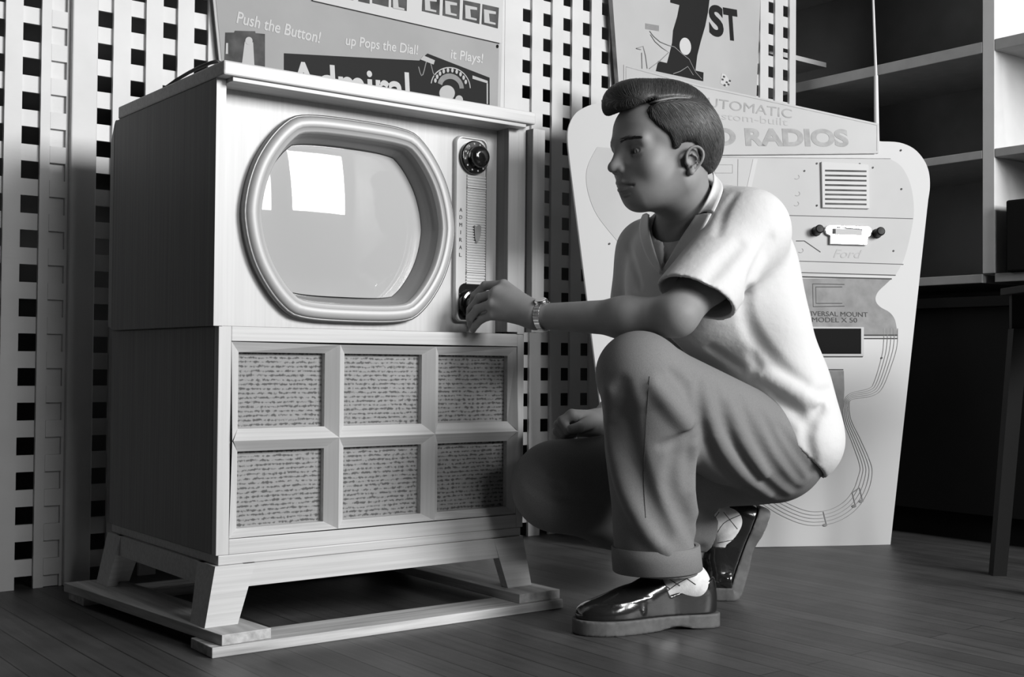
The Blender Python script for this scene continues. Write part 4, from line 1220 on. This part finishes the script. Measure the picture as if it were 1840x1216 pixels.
G = hr.grad(path.reshape(-1, 3), .003).reshape(path.shape)
lift = (rng.rand(N_) * .0009)[:, None] * np.sin(np.linspace(.35, 2.9, steps))[None]
path = path + G * (lift[..., None] + .0002)
bi = np.cross(tgt, G); bi /= np.maximum(np.linalg.norm(bi, axis=2), 1e-9)[..., None]
rad = np.linspace(.00034, .0002, steps)[None, :, None]
ringv = np.stack([path + G * rad, path + bi * rad * .9 - G * rad * .5, path - bi * rad * .9 - G * rad * .5], 2).reshape(-1, 3)
base = (np.arange(N_) * steps * 3)[:, None, None]; i0 = np.arange(steps - 1)[None, :, None] * 3; kk = np.arange(3)[None, None, :]
a_ = base + i0 + kk; c_ = base + i0 + (kk + 1) % 3
Fs = np.stack([a_, c_, c_ + 3, a_ + 3], -1).reshape(-1, 4)
stm = mesh_from('combed_strands', ringv, Fs, 'hair_strand', None); stm.parent = hair

# ------------------------------------------------------------------ clothes
def off(fn, d): return lambda P: fn(P) + d
def J2(px, py, D): return J(px, py, D)
nUP, nRT = np.array(UP[:]), np.array(RT[:])
def trace_off(sdf, pts, n, out, **kw):
    t = sdf.trace(pts, n, **kw)
    if not t: return []
    t = np.array(t); g = sdf.grad(t); return t + g * out
def folds(sdf, base, lst):
    """lay creases on the surface: (picture points, radius, lift, blend, op)"""
    for pts, r, lift, k, op in lst:
        t = trace_off(base, pts, 3, lift)
        if len(t) > 2:
            m_ = len(t); rs = [r * (.35 + .65 * math.sin(math.pi * (i + .5) / m_)) for i in range(m_)]
            sdf.path(list(t), rs, k, op)

def pj_(P):
    d = np.array(P) - np.array(CC[:]); z = d @ np.array(FW[:]); return 920 + FPX * (d @ np.array(RT[:])) / z, 608 - FPX * (d @ np.array(UP[:])) / z, z
# ---- shirt: outer form, hollowed to cloth thickness
so = Sdf()
so.ell(chest + nZ * .005, (.110, .160, .155), (tf, tl, tu), .05)
so.cone(neck1 + nZ * .005 - tf * .02, shL + nZ * -.006, .062, .064, .05); so.cone(neck1 + nZ * .0 - tf * .02, shR + nZ * -.012, .056, .052, .05)
so.cone(J(1268, 362, 2.42), shL + nZ * .004, .046, .060, .04)
so.ball(J(1330, 470, 2.44), .108, .06)
so.ell(J(1350, 600, 2.47), (.104, .145, .17), yawframe(24, pitch=-8), .06)
so.ell(J(1388, 715, 2.49), (.106, .165, .13), yawframe(14), .05)
so.ell(J(1408, 785, 2.49), (.108, .170, .105), yawframe(10), .04)
aL = (elL - shL) / np.linalg.norm(elL - shL); aR = (elR - shR) / np.linalg.norm(elR - shR)
so.cone(shL, shL + aL * .285 + nRT * .012, .070, .074, .035); i_slv = len(so.ops) - 1; so.cone(shR, shR + aR * .22, .068, .074, .035)
base = Sdf(); base.ops = list(so.ops)
folds(so, base, [
    ([(1335, 545), (1352, 600), (1395, 655), (1445, 690)], .010, .004, .02, 's'),
    ([(1352, 640), (1385, 690), (1440, 712), (1492, 702)], .009, .004, .018, 's'),
    ([(1395, 715), (1425, 735), (1452, 765)], .010, .003, .016, 's'),
    ([(1370, 675), (1420, 700), (1480, 730)], .012, -.002, .02, 'u'),
    ([(1330, 440), (1300, 470), (1275, 500)], .008, .004, .02, 's'),
    ([(1385, 430), (1350, 500), (1340, 545)], .008, .004, .02, 's'),
    ([(1290, 345), (1275, 365), (1255, 400)], .007, .004, .012, 's'),
    ([(1320, 350), (1300, 380), (1290, 420)], .006, .004, .014, 's'),
    ([(1475, 730), (1450, 780), (1462, 830)], .008, .003, .016, 's'),
    ([(1270, 620), (1300, 640), (1330, 660)], .007, .004, .014, 's'),
    ([(1128, 440), (1140, 480), (1150, 510)], .006, .004, .014, 's'),
])
solid = Sdf(); solid.ops = list(so.ops)
front = Sdf(); front.ops = [o for i, o in enumerate(so.ops) if i != i_slv]; front.cone(shL, shL + aL * .07, .070, .070, .03)
sh = Sdf(); sh.ops = list(so.ops)
inner = lambda P: solid(P) + .0075
sh.func(inner, 0, 's', chest, 1e9)
# the shirt tail hem, the sleeve hems and the open neck
p1, p2 = J(1236, 636, 2.4), J(1479, 853, 2.4)
hn = np.cross(p2 - p1, nFH); hn *= np.sign(-hn[2]); 
sh.plane(p1, hn)
def sleeve_cut(c, ax_, r):
    n_ = ax_
    def fn(P):
        q = P - c; h = q @ n_; w_ = q @ aL; rad_ = np.linalg.norm(q - w_[:, None] * aL, axis=1) if r < .126 else np.linalg.norm(q - h[:, None] * n_, axis=1)
        return np.maximum(-h, rad_ - r)
    return fn
cL = shL + aL * .216; cR = shR + aR * .19
cut_n = nRT * -.40 - nUP * .90 - nFH * .35; cut_n /= np.linalg.norm(cut_n)
sh.func(sleeve_cut(cL, cut_n, .125), 0, 's', cL, .3); sh.func(sleeve_cut(cR, aR, .13), 0, 's', cR, .2)
nk = neck1 + nZ * .03
sh.cone(neck0, neck1 + tf * .012 - nZ * .002, .062, .068, .006, 's')
v0 = front.trace([(1222, 392), (1212, 430), (1202, 462), (1193, 488)], 3)
if len(v0) > 3:
    mm = len(v0); sh.path(v0, [.040 * (1 - i / (mm - 1)) ** .9 + .0015 for i in range(mm)], .002, 's')
sb = np.array([chest, shL, shR, cL, cR, J(1500, 780, 2.5), J(1400, 850, 2.4), J(1400, 850, 2.65), neck1])
def box_axes(P, pad, step, dense=None): 
    lo, hi = P.min(0) - pad, P.max(0) + pad
    return [axis(lo[a], hi[a], step) for a in range(3)]
pos, F = grow(sh, box_axes(sb, .13, .0042)); pos, F = keep_main(pos, F, .05)
shirt = mesh_from('shirt', pos, F, 'shirt_cloth', MAN)
sm_ = shirt.modifiers.new('smooth', 'SMOOTH'); sm_.factor = .5; sm_.iterations = 3
# ---- undershirt filling the open neck
us = Sdf(); us.ops = []
us.func(lambda P: front(P) + .009, 0, 'i'); us.ops[0] = ('u', us.ops[0][1], chest, .5, 0)
us.cone(neck0, neck1 + tf * .010 + nZ * .016, .056, .057, .004, 's')
us.func(lambda P: np.linalg.norm(P - (neck1 + tf * .06 - nZ * .06), axis=1) - .15, 0, 'i')
pos, F = grow(us, box_axes(np.array([neck1 + tf * .06 - nZ * .06]), .16, .0045), 1); pos, F = keep_main(pos, F, .05)
mesh_from('undershirt', pos, F, 'undershirt', MAN)

# ---- collar and lapels: folded strips of the same cloth lying on the shirt
cb = Sdf(); cb.ops = list(front.ops); cb.cone(neck0, neck1, .058, .066, .02)
def sheet(name, rows, lift=.004, thick=.0022, material='shirt_cloth', n=6, lifts=None):
    G2 = []
    A = smooth([r[0] for r in rows], 5); Bq = smooth([r[1] for r in rows], 5)
    for (ax_, ay), (bx_, by) in zip(A, Bq):
        row = []
        for i in range(n + 1):
            t = i / n; h = cb.hit(ax_ + (bx_ - ax_) * t, ay + (by - ay) * t)
            if h is None: h = row[-1] if row else (G2[-1][i] if G2 else J(ax_, ay, 2.4))
            row.append(h)
        G2.append(row)
    P = np.array(G2); sh_ = P.shape
    g = cb.grad(P.reshape(-1, 3)).reshape(sh_)
    for _ in range(8): g[:, 1:-1] = (g[:, :-2] + g[:, 1:-1] + g[:, 2:]) / 3; P[:, 1:-1] = (P[:, :-2] + 2 * P[:, 1:-1] + P[:, 2:]) / 4; g[1:-1] = (g[:-2] + g[1:-1] + g[2:]) / 3; P[1:-1] = (P[:-2] + 2 * P[1:-1] + P[2:]) / 4
    g /= np.linalg.norm(g, axis=2)[..., None]
    top = P + g * (lift + thick); bot = P + g * lift
    if lifts:
        u = np.linspace(0, 1, n + 1)[None, :, None]; add = lifts[0] * (1 - u) + lifts[1] * u; top = top + g * add; bot = bot + g * add
    R_, C_ = sh_[0], sh_[1]; vs = [tuple(v) for v in top.reshape(-1, 3)] + [tuple(v) for v in bot.reshape(-1, 3)]; k = R_ * C_; fs = []
    for i in range(R_ - 1):
        for j in range(C_ - 1):
            a = i * C_ + j; fs.append((a, a + 1, a + C_ + 1, a + C_)); fs.append((a + k, a + C_ + k, a + C_ + 1 + k, a + 1 + k))
    for i in range(R_ - 1):
        for j in (0, C_ - 1): a = i * C_ + j; fs.append((a, a + C_, a + C_ + k, a + k))
    for j in range(C_ - 1):
        for i in (0, R_ - 1): a = i * C_ + j; fs.append((a, a + k, a + 1 + k, a + 1))
    m = MB(); m.add(vs, fs); return m.build(name, material, MAN, smooth=True, bevel=0)
sheet('collar', [((1279, 316), (1304, 328)), ((1272, 338), (1301, 346)), ((1262, 360), (1293, 368)), ((1251, 381), (1285, 384))], .003, lifts=(.006, .001))
sheet('lapel', [((1249, 384), (1280, 386)), ((1237, 408), (1266, 412)), ((1220, 440), (1242, 448)), ((1202, 472), (1212, 477)), ((1191, 490), (1195, 494))], .001, lifts=(.004, .001))
sheet('lapel', [((1176, 388), (1152, 392)), ((1175, 410), (1153, 416)), ((1178, 434), (1158, 442)), ((1185, 460), (1170, 470)), ((1195, 487), (1190, 494))], .003, lifts=(.007, .002))

# ---- trousers
tr = Sdf()
tr.ell(J(1385, 800, 2.50), (.104, .165, .106), yawframe(8), .04)
tr.ball(J(1385, 822, 2.44), .080, .04)
tr.cone(J(1370, 800, 2.42), knL + nZ * -.002, .096, .070, .04)
tr.cone(J(1300, 800, 2.36), J(1190, 735, 2.20), .065, .06, .05)
lg_ = [J(1160, 700, 2.185), J(1162, 800, 2.215), J(1172, 900, 2.25), J(1180, 1010, 2.28)]
tr.path([knL] + lg_, [.070, .078, .076, .075, .078], .03)
tr.cone(J(1385, 815, 2.58), knR, .098, .084, .05)
tr.cone(knR, J(1110, 915, 2.50), .084, .076, .03); tr.cone(J(1110, 915, 2.50), J(1262, 950, 2.585), .076, .056, .03)
tb = Sdf(); tb.ops = list(tr.ops)
folds(tr, tb, [
    ([(1092, 700), (1098, 790), (1120, 880), (1165, 960), (1200, 992)], .012, -.003, .02, 'u'),
    ([(1118, 690), (1132, 790), (1160, 880), (1200, 960)], .012, .006, .02, 's'),
    ([(1205, 668), (1235, 700), (1249, 745)], .009, .004, .014, 's'),
    ([(1175, 690), (1215, 740), (1240, 772)], .012, -.003, .02, 'u'),
    ([(1246, 772), (1220, 790), (1190, 800)], .008, .004, .014, 's'),
    ([(1215, 800), (1205, 870), (1235, 940), (1258, 985)], .011, .005, .02, 's'),
    ([(1245, 800), (1240, 880), (1250, 930)], .010, -.002, .02, 'u'),
    ([(1252, 680), (1262, 760), (1300, 840), (1365, 892)], .010, .004, .016, 's'),
    ([(1285, 690), (1310, 780), (1355, 850), (1405, 893)], .009, .004, .016, 's'),
    ([(1268, 690), (1285, 780), (1330, 850), (1380, 890)], .009, -.003, .016, 'u'),
    ([(1330, 715), (1360, 790), (1400, 855), (1430, 880)], .009, .004, .016, 's'),
    ([(1310, 720), (1335, 790), (1375, 855)], .008, -.003, .016, 'u'),
    ([(1372, 745), (1400, 800), (1440, 862)], .008, .004, .016, 's'),
    ([(1400, 765), (1430, 810), (1458, 850)], .007, .004, .014, 's'),
    ([(950, 845), (975, 865), (1010, 872)], .006, .003, .012, 's'),
    ([(948, 868), (985, 890), (1040, 895)], .007, .003, .012, 's'),
])
cuf0, cuf1 = J(1180, 985, 2.275), J(1184, 1030, 2.288)
tr.plane(J(1184, 1027, 2.288), V3(0, 0, -1) + np.array(-nRT) * .03)
tr.cone(cuf0 + nZ * .02, cuf1 - nZ * .05, .062, .071, .003, 's')
tr.plane(J(1268, 952, 2.585), (anR - knR) / np.linalg.norm(anR - knR) * 1.0)
# the shin plane above must not cut the near leg: keep only its own side
tr.ops[-1] = ('s', (lambda c, n_: (lambda P: np.maximum(-((P - c) @ n_), np.linalg.norm(P - c, axis=1) - .10)))(J(1262, 950, 2.585), (anR - knR) / np.linalg.norm(anR - knR)), J(1262, 950, 2.585), .12, 0)
# what would poke through the shirt is tucked in behind it
tp = np.array([J(1480, 850, 2.4), J(1480, 850, 2.6), knL, knR, cuf1, J(1380, 700, 2.4), J(1380, 800, 2.62), J(1270, 950, 2.6)])
tx = Sdf(); tx.ops = list(tr.ops)
tx.func(lambda P: np.maximum(solid(P) + .006, (P - p1) @ hn + .004), .002, 's', chest, 1e9)
pos, F = grow(tx, box_axes(tp, .11, .0042)); pos, F = keep_main(pos, F, .03)
trou = mesh_from('trousers', pos, F, 'trouser_cloth', MAN)
sp_ = trace_off(tr, [(1167, 676), (1161, 760), (1157, 862), (1160, 930)], 5, .0006)
o = MB().tube([Vector(p) for p in sp_], .0004, 6).build('trouser_seam', 'ink_mid', None, smooth=True); o.parent = trou
sm_ = trou.modifiers.new('smooth', 'SMOOTH'); sm_.factor = .5; sm_.iterations = 2
# the turned-up cuff of the near leg
def cuff(z_top, z_bot, N=56):
    cen = (cuf0 + cuf1) / 2; A_ = []
    for i in range(N):
        d_ = V3(math.cos(2 * PI * i / N), math.sin(2 * PI * i / N), 0); col_ = []
        for t in (0, .5, 1):
            zz = (z_top * (1 - t) + z_bot * t) + .05 * (d_ @ nRT) * .05
            c_ = V3(cen[0], cen[1], zz); a, z = .045, .12
            for _ in range(14):
                m_ = (a + z) / 2
                if tc_((c_ + d_ * m_)[None])[0] < 0: a = m_
                else: z = m_
            col_.append((c_, d_, a))
        A_.append(col_)
    def rg_(j, o, dz=0): return [tuple(c[j][0] + c[j][1] * (c[j][2] + o) + V3(0, 0, dz)) for c in A_]
    return MB().rings([rg_(0, -.004), rg_(0, .0030, .001), rg_(0, .0045), rg_(1, .0050), rg_(2, .0048), rg_(2, .0030, -.002), rg_(2, -.004, -.001)])
tc_ = Sdf(); tc_.path([J(1172, 900, 2.25), J(1180, 1010, 2.28), J(1186, 1060, 2.30)], [.0750, .0785, .080])
cuff(cuf0[2] + .006, cuf1[2] + .009).build('trouser_cuff', 'trouser_cloth', MAN, smooth=True)
def ringpath(c, n_, r, ry=None, N=40):
    n_ = n_ / np.linalg.norm(n_); u = np.cross(n_, nFH); u /= np.linalg.norm(u); v = np.cross(n_, u)
    return [c + u * math.cos(2 * PI * i / N) * r + v * math.sin(2 * PI * i / N) * (ry or r) for i in range(N)]

# ---- penny loafers with thick soles
out2 = [(.000, -.012), (.004, -.026), (.022, -.034), (.055, -.034), (.10, -.032), (.15, -.040), (.19, -.049), (.225, -.051), (.258, -.044), (.280, -.028), (.288, -.008),
        (.286, .012), (.274, .028), (.250, .040), (.215, .046), (.18, .043), (.14, .034), (.09, .030), (.05, .033), (.020, .032), (.004, .022)]
def shoe_sdf():
    s = Sdf()
    def sole(P):
        d = polysd(P[:, 0], P[:, 1], out2); dz = np.abs(P[:, 2] - .0135) - .0135
        # raised arch in front of the heel
        arch = .007 * np.exp(-((P[:, 0] - .095) / .030) ** 2)
        dz = np.maximum(P[:, 2] - .027, arch - P[:, 2])
        return np.maximum(d, dz)
    s.func(sole, 0, 'u', (.14, 0, .01), .2)
    return s
out2 = [tuple(p) for p in smooth(out2 + out2[:1], 4)[:-1]]
def upper_sdf():
    s = Sdf()
    s.ell((.218, -.002, .034), (.066, .045, .030), k=.02)
    s.cone((.06, 0, .045), (.19, -.003, .038), .037, .036, .03)
    s.cone((.09, 0, .068), (.165, -.001, .052), .030, .028, .03)
    s.cone((.085, 0, .085), (.14, 0, .075), .020, .020, .02)
    s.ell((.042, 0, .050), (.043, .036, .075), k=.02)
    s.func(lambda P: polysd(P[:, 0], P[:, 1], out2) + .002 + .05 * np.maximum(P[:, 2] - .035, 0), .006, 'i')
    s.func(lambda P: .0272 - P[:, 2], 0, 'i')
    # the low-cut opening falls from the heel counter, then the tongue rises again
    s.func(lambda P: np.where(P[:, 0] < .125, P[:, 2] - (.096 - .30 * np.clip(P[:, 0], 0, .115) + np.maximum(P[:, 0] - .108, 0) * 3), -.05), 0, 'i')
    s.ell((.062, 0, .102), (.054, .026, .046), k=.003, op='s')
    mo = [(.150, -.033, .063), (.185, -.038, .059), (.225, -.037, .054), (.254, -.022, .049), (.262, 0, .047), (.252, .020, .050), (.222, .032, .055), (.185, .032, .060), (.150, .028, .064)]
    s.path([V3(*p) for p in smooth3(mo, 3)], .0034, .0015)
    s.path([V3(.168, -.040, .040), V3(.163, -.031, .064), V3(.160, 0, .084), V3(.163, .027, .064), V3(.168, .037, .040)], .005, .003)
    return s
SO, UPP = shoe_sdf(), upper_sdf()
sax = [axis(-.01, .30, .003), axis(-.06, .06, .003), axis(-.003, .125, .003)]
ps, fs_ = grow(SO, sax, 1); pu, fu = grow(UPP, sax, 1); pu, fu = keep_main(pu, fu, .05)
def put(P, org, fwd, up_, mirror=1, bend=None):
    """shoe coordinates to the world; bend=(x of the ball, angle of the lifted heel)"""
    P = P.copy(); P[:, 1] *= mirror
    if bend:
        xb, ang = bend; r_ = .022; a = np.clip((xb - P[:, 0]) / r_ / 1.0, 0, ang); rest = np.maximum(xb - P[:, 0] - ang * r_, 0)
        zz = P[:, 2]
        # roll the part behind the ball upward about a point above the sole
        cx_, cz_ = xb, r_
        rr_ = r_ - zz
        nx = cx_ - np.sin(a) * rr_ - np.cos(a) * rest; nz = cz_ - np.cos(a) * rr_ + np.sin(a) * rest
        m = P[:, 0] < xb
        P[:, 0] = np.where(m, nx, P[:, 0]); P[:, 2] = np.where(m, nz, P[:, 2])
    fwd = fwd / np.linalg.norm(fwd); l_ = np.cross(up_, fwd); l_ /= np.linalg.norm(l_); u_ = np.cross(fwd, l_)
    return org + P[:, :1] * fwd + P[:, 1:2] * l_ + P[:, 2:] * u_
def fsign(F, mirror): return F if mirror > 0 else F[:, ::-1]
dL = V3(-.94, .34, 0); hL_ = V3(1.738, 1.606, 0)
for nm, P_, F_, mt in (('shoe_upper', pu, fu, 'leather'), ('shoe_sole', ps, fs_, 'shoe_sole')):
    if nm == 'shoe_upper': loafL = mesh_from('loafer', put(P_, hL_, dL, nZ, -1), fsign(F_, -1), mt, MAN)
    else: o = mesh_from('sole', put(P_, hL_, dL, nZ, -1), fsign(F_, -1), mt, None); o.parent = loafL
dR = V3(-.83, .56, 0); dR /= np.linalg.norm(dR)
ballR = np.array(floor_pt(1318, 1078)[:]) + nFH * .03
oR = ballR - dR * .205
for nm, P_, F_, mt in (('shoe_upper', pu, fu, 'leather'), ('shoe_sole', ps, fs_, 'shoe_sole')):
    Q_ = put(P_, oR, dR, nZ, 1, bend=(.212, 1.20))
    if nm == 'shoe_upper': loafR = mesh_from('loafer', Q_, F_, mt, MAN)
    else: o = mesh_from('sole', Q_, F_, mt, None); o.parent = loafR

# ---- socks
def SL(x, y, z): return put(np.array([[x, y, z]]), hL_, dL, nZ, -1)[0]
def SR(x, y, z): return put(np.array([[x, y, z]]), oR, dR, nZ, 1, bend=(.212, 1.20))[0]
sk = Sdf(); sk.cone(J(1205, 995, 2.298), SL(.058, 0, .088), .037, .030, .01); sk.cone(SL(.058, 0, .082), SL(.120, 0, .066), .029, .022, .03); sk.ball(SL(.045, 0, .075), .027, .02)
pos, F = grow(sk, box_axes(np.array([SL(.075, 0, .175), SL(.058, 0, .07), SL(.12, 0, .05)]), .06, .0045), 1)
sockL = mesh_from('sock', pos, F, 'sock', MAN)
sk2 = Sdf(); a1_ = SR(.058, 0, .075); a0_ = a1_ + (knR - a1_) / np.linalg.norm(knR - a1_) * .11
sk2.cone(a0_, a1_, .042, .031, .01); sk2.cone(a1_, SR(.125, 0, .062), .029, .024, .03); sk2.ball(SR(.045, 0, .070), .027, .02)
pos, F = grow(sk2, box_axes(np.array([a0_, a1_, SR(.125, 0, .05)]), .06, .0045), 1)
sockR = mesh_from('sock', pos, F, 'sock', MAN)
# thin diamond pattern knitted into the socks
for sdf_, own, ls in ((sk, sockL, [[(1175, 1040), (1205, 1058)], [(1196, 1036), (1222, 1052)], [(1186, 1072), (1215, 1050), (1240, 1036)], [(1230, 1036), (1250, 1050)]]),
                      (sk2, sockR, [[(1262, 958), (1292, 920)], [(1285, 965), (1300, 940), (1330, 925)], [(1300, 920), (1325, 950)], [(1290, 975), (1325, 968)]])):
    m = MB(); ok = 0
    for l in ls:
        t_ = trace_off(sdf_, l, 4, .0003, D1=3.0)
        if len(t_) > 2: m.tube([Vector(p) for p in t_], .0008, 5); ok = 1
    if ok: o = m.build('sock_pattern', 'ink_line', None); o.parent = own

# ---- wristwatch on an expanding metal bracelet
wa = (elL - wrL) / np.linalg.norm(elL - wrL); wc = wrL + wa * .012
# section of the wrist at the watch
def around(c, ax_, N, out):
    u = np.cross(ax_, nFH); u /= np.linalg.norm(u); v = np.cross(ax_, u); r = []
    for i in range(N):
        d_ = u * math.cos(2 * PI * i / N) + v * math.sin(2 * PI * i / N); a, z = 0.005, .06
        for _ in range(16):
            m_ = (a + z) / 2
            if b((c + d_ * m_)[None])[0] < 0: a = m_
            else: z = m_
        r.append(c + d_ * (a + out))
    return r
rg = around(wc, wa, 30, .0022)
m = MB()
for i in range(30):
    p = Vector(rg[i]); t_ = (Vector(rg[(i + 1) % 30]) - Vector(rg[i - 1])).normalized(); a_ = Vector(wa); n_ = a_.cross(t_).normalized()
    hw_, hl_, ht = .0026, .0060, .0014
    cs = [p + a_ * (sx * hl_) + t_ * (sy * hw_) for sx, sy in ((-1, -1), (1, -1), (1, 1), (-1, 1))]
    m.hexa([c - n_ * ht for c in cs], [c + n_ * ht for c in cs])
WT = m.build('wristwatch', 'steel', MAN, bevel=.0006)
up_i = max(range(30), key=lambda i: (rg[i] - wc) @ (nUP * .92 - nFH * .35))
dn_ = (rg[up_i] - wc); dn_ -= wa * (dn_ @ wa); dn_ /= np.linalg.norm(dn_); p_ = Vector(rg[up_i])
o = MB().lathe(p_, Vector(dn_), [(.011, -.004), (.0128, -.001), (.0128, .003), (.0110, .0052)], 28).build('watch_case', 'steel', None, smooth=False, bevel=.0004); o.parent = WT
o = MB().lathe(p_ + Vector(dn_) * .0052, Vector(dn_), [(.0105, 0), (.0103, .0006)], 28).build('watch_dial', 'card_white', None); o.parent = WT
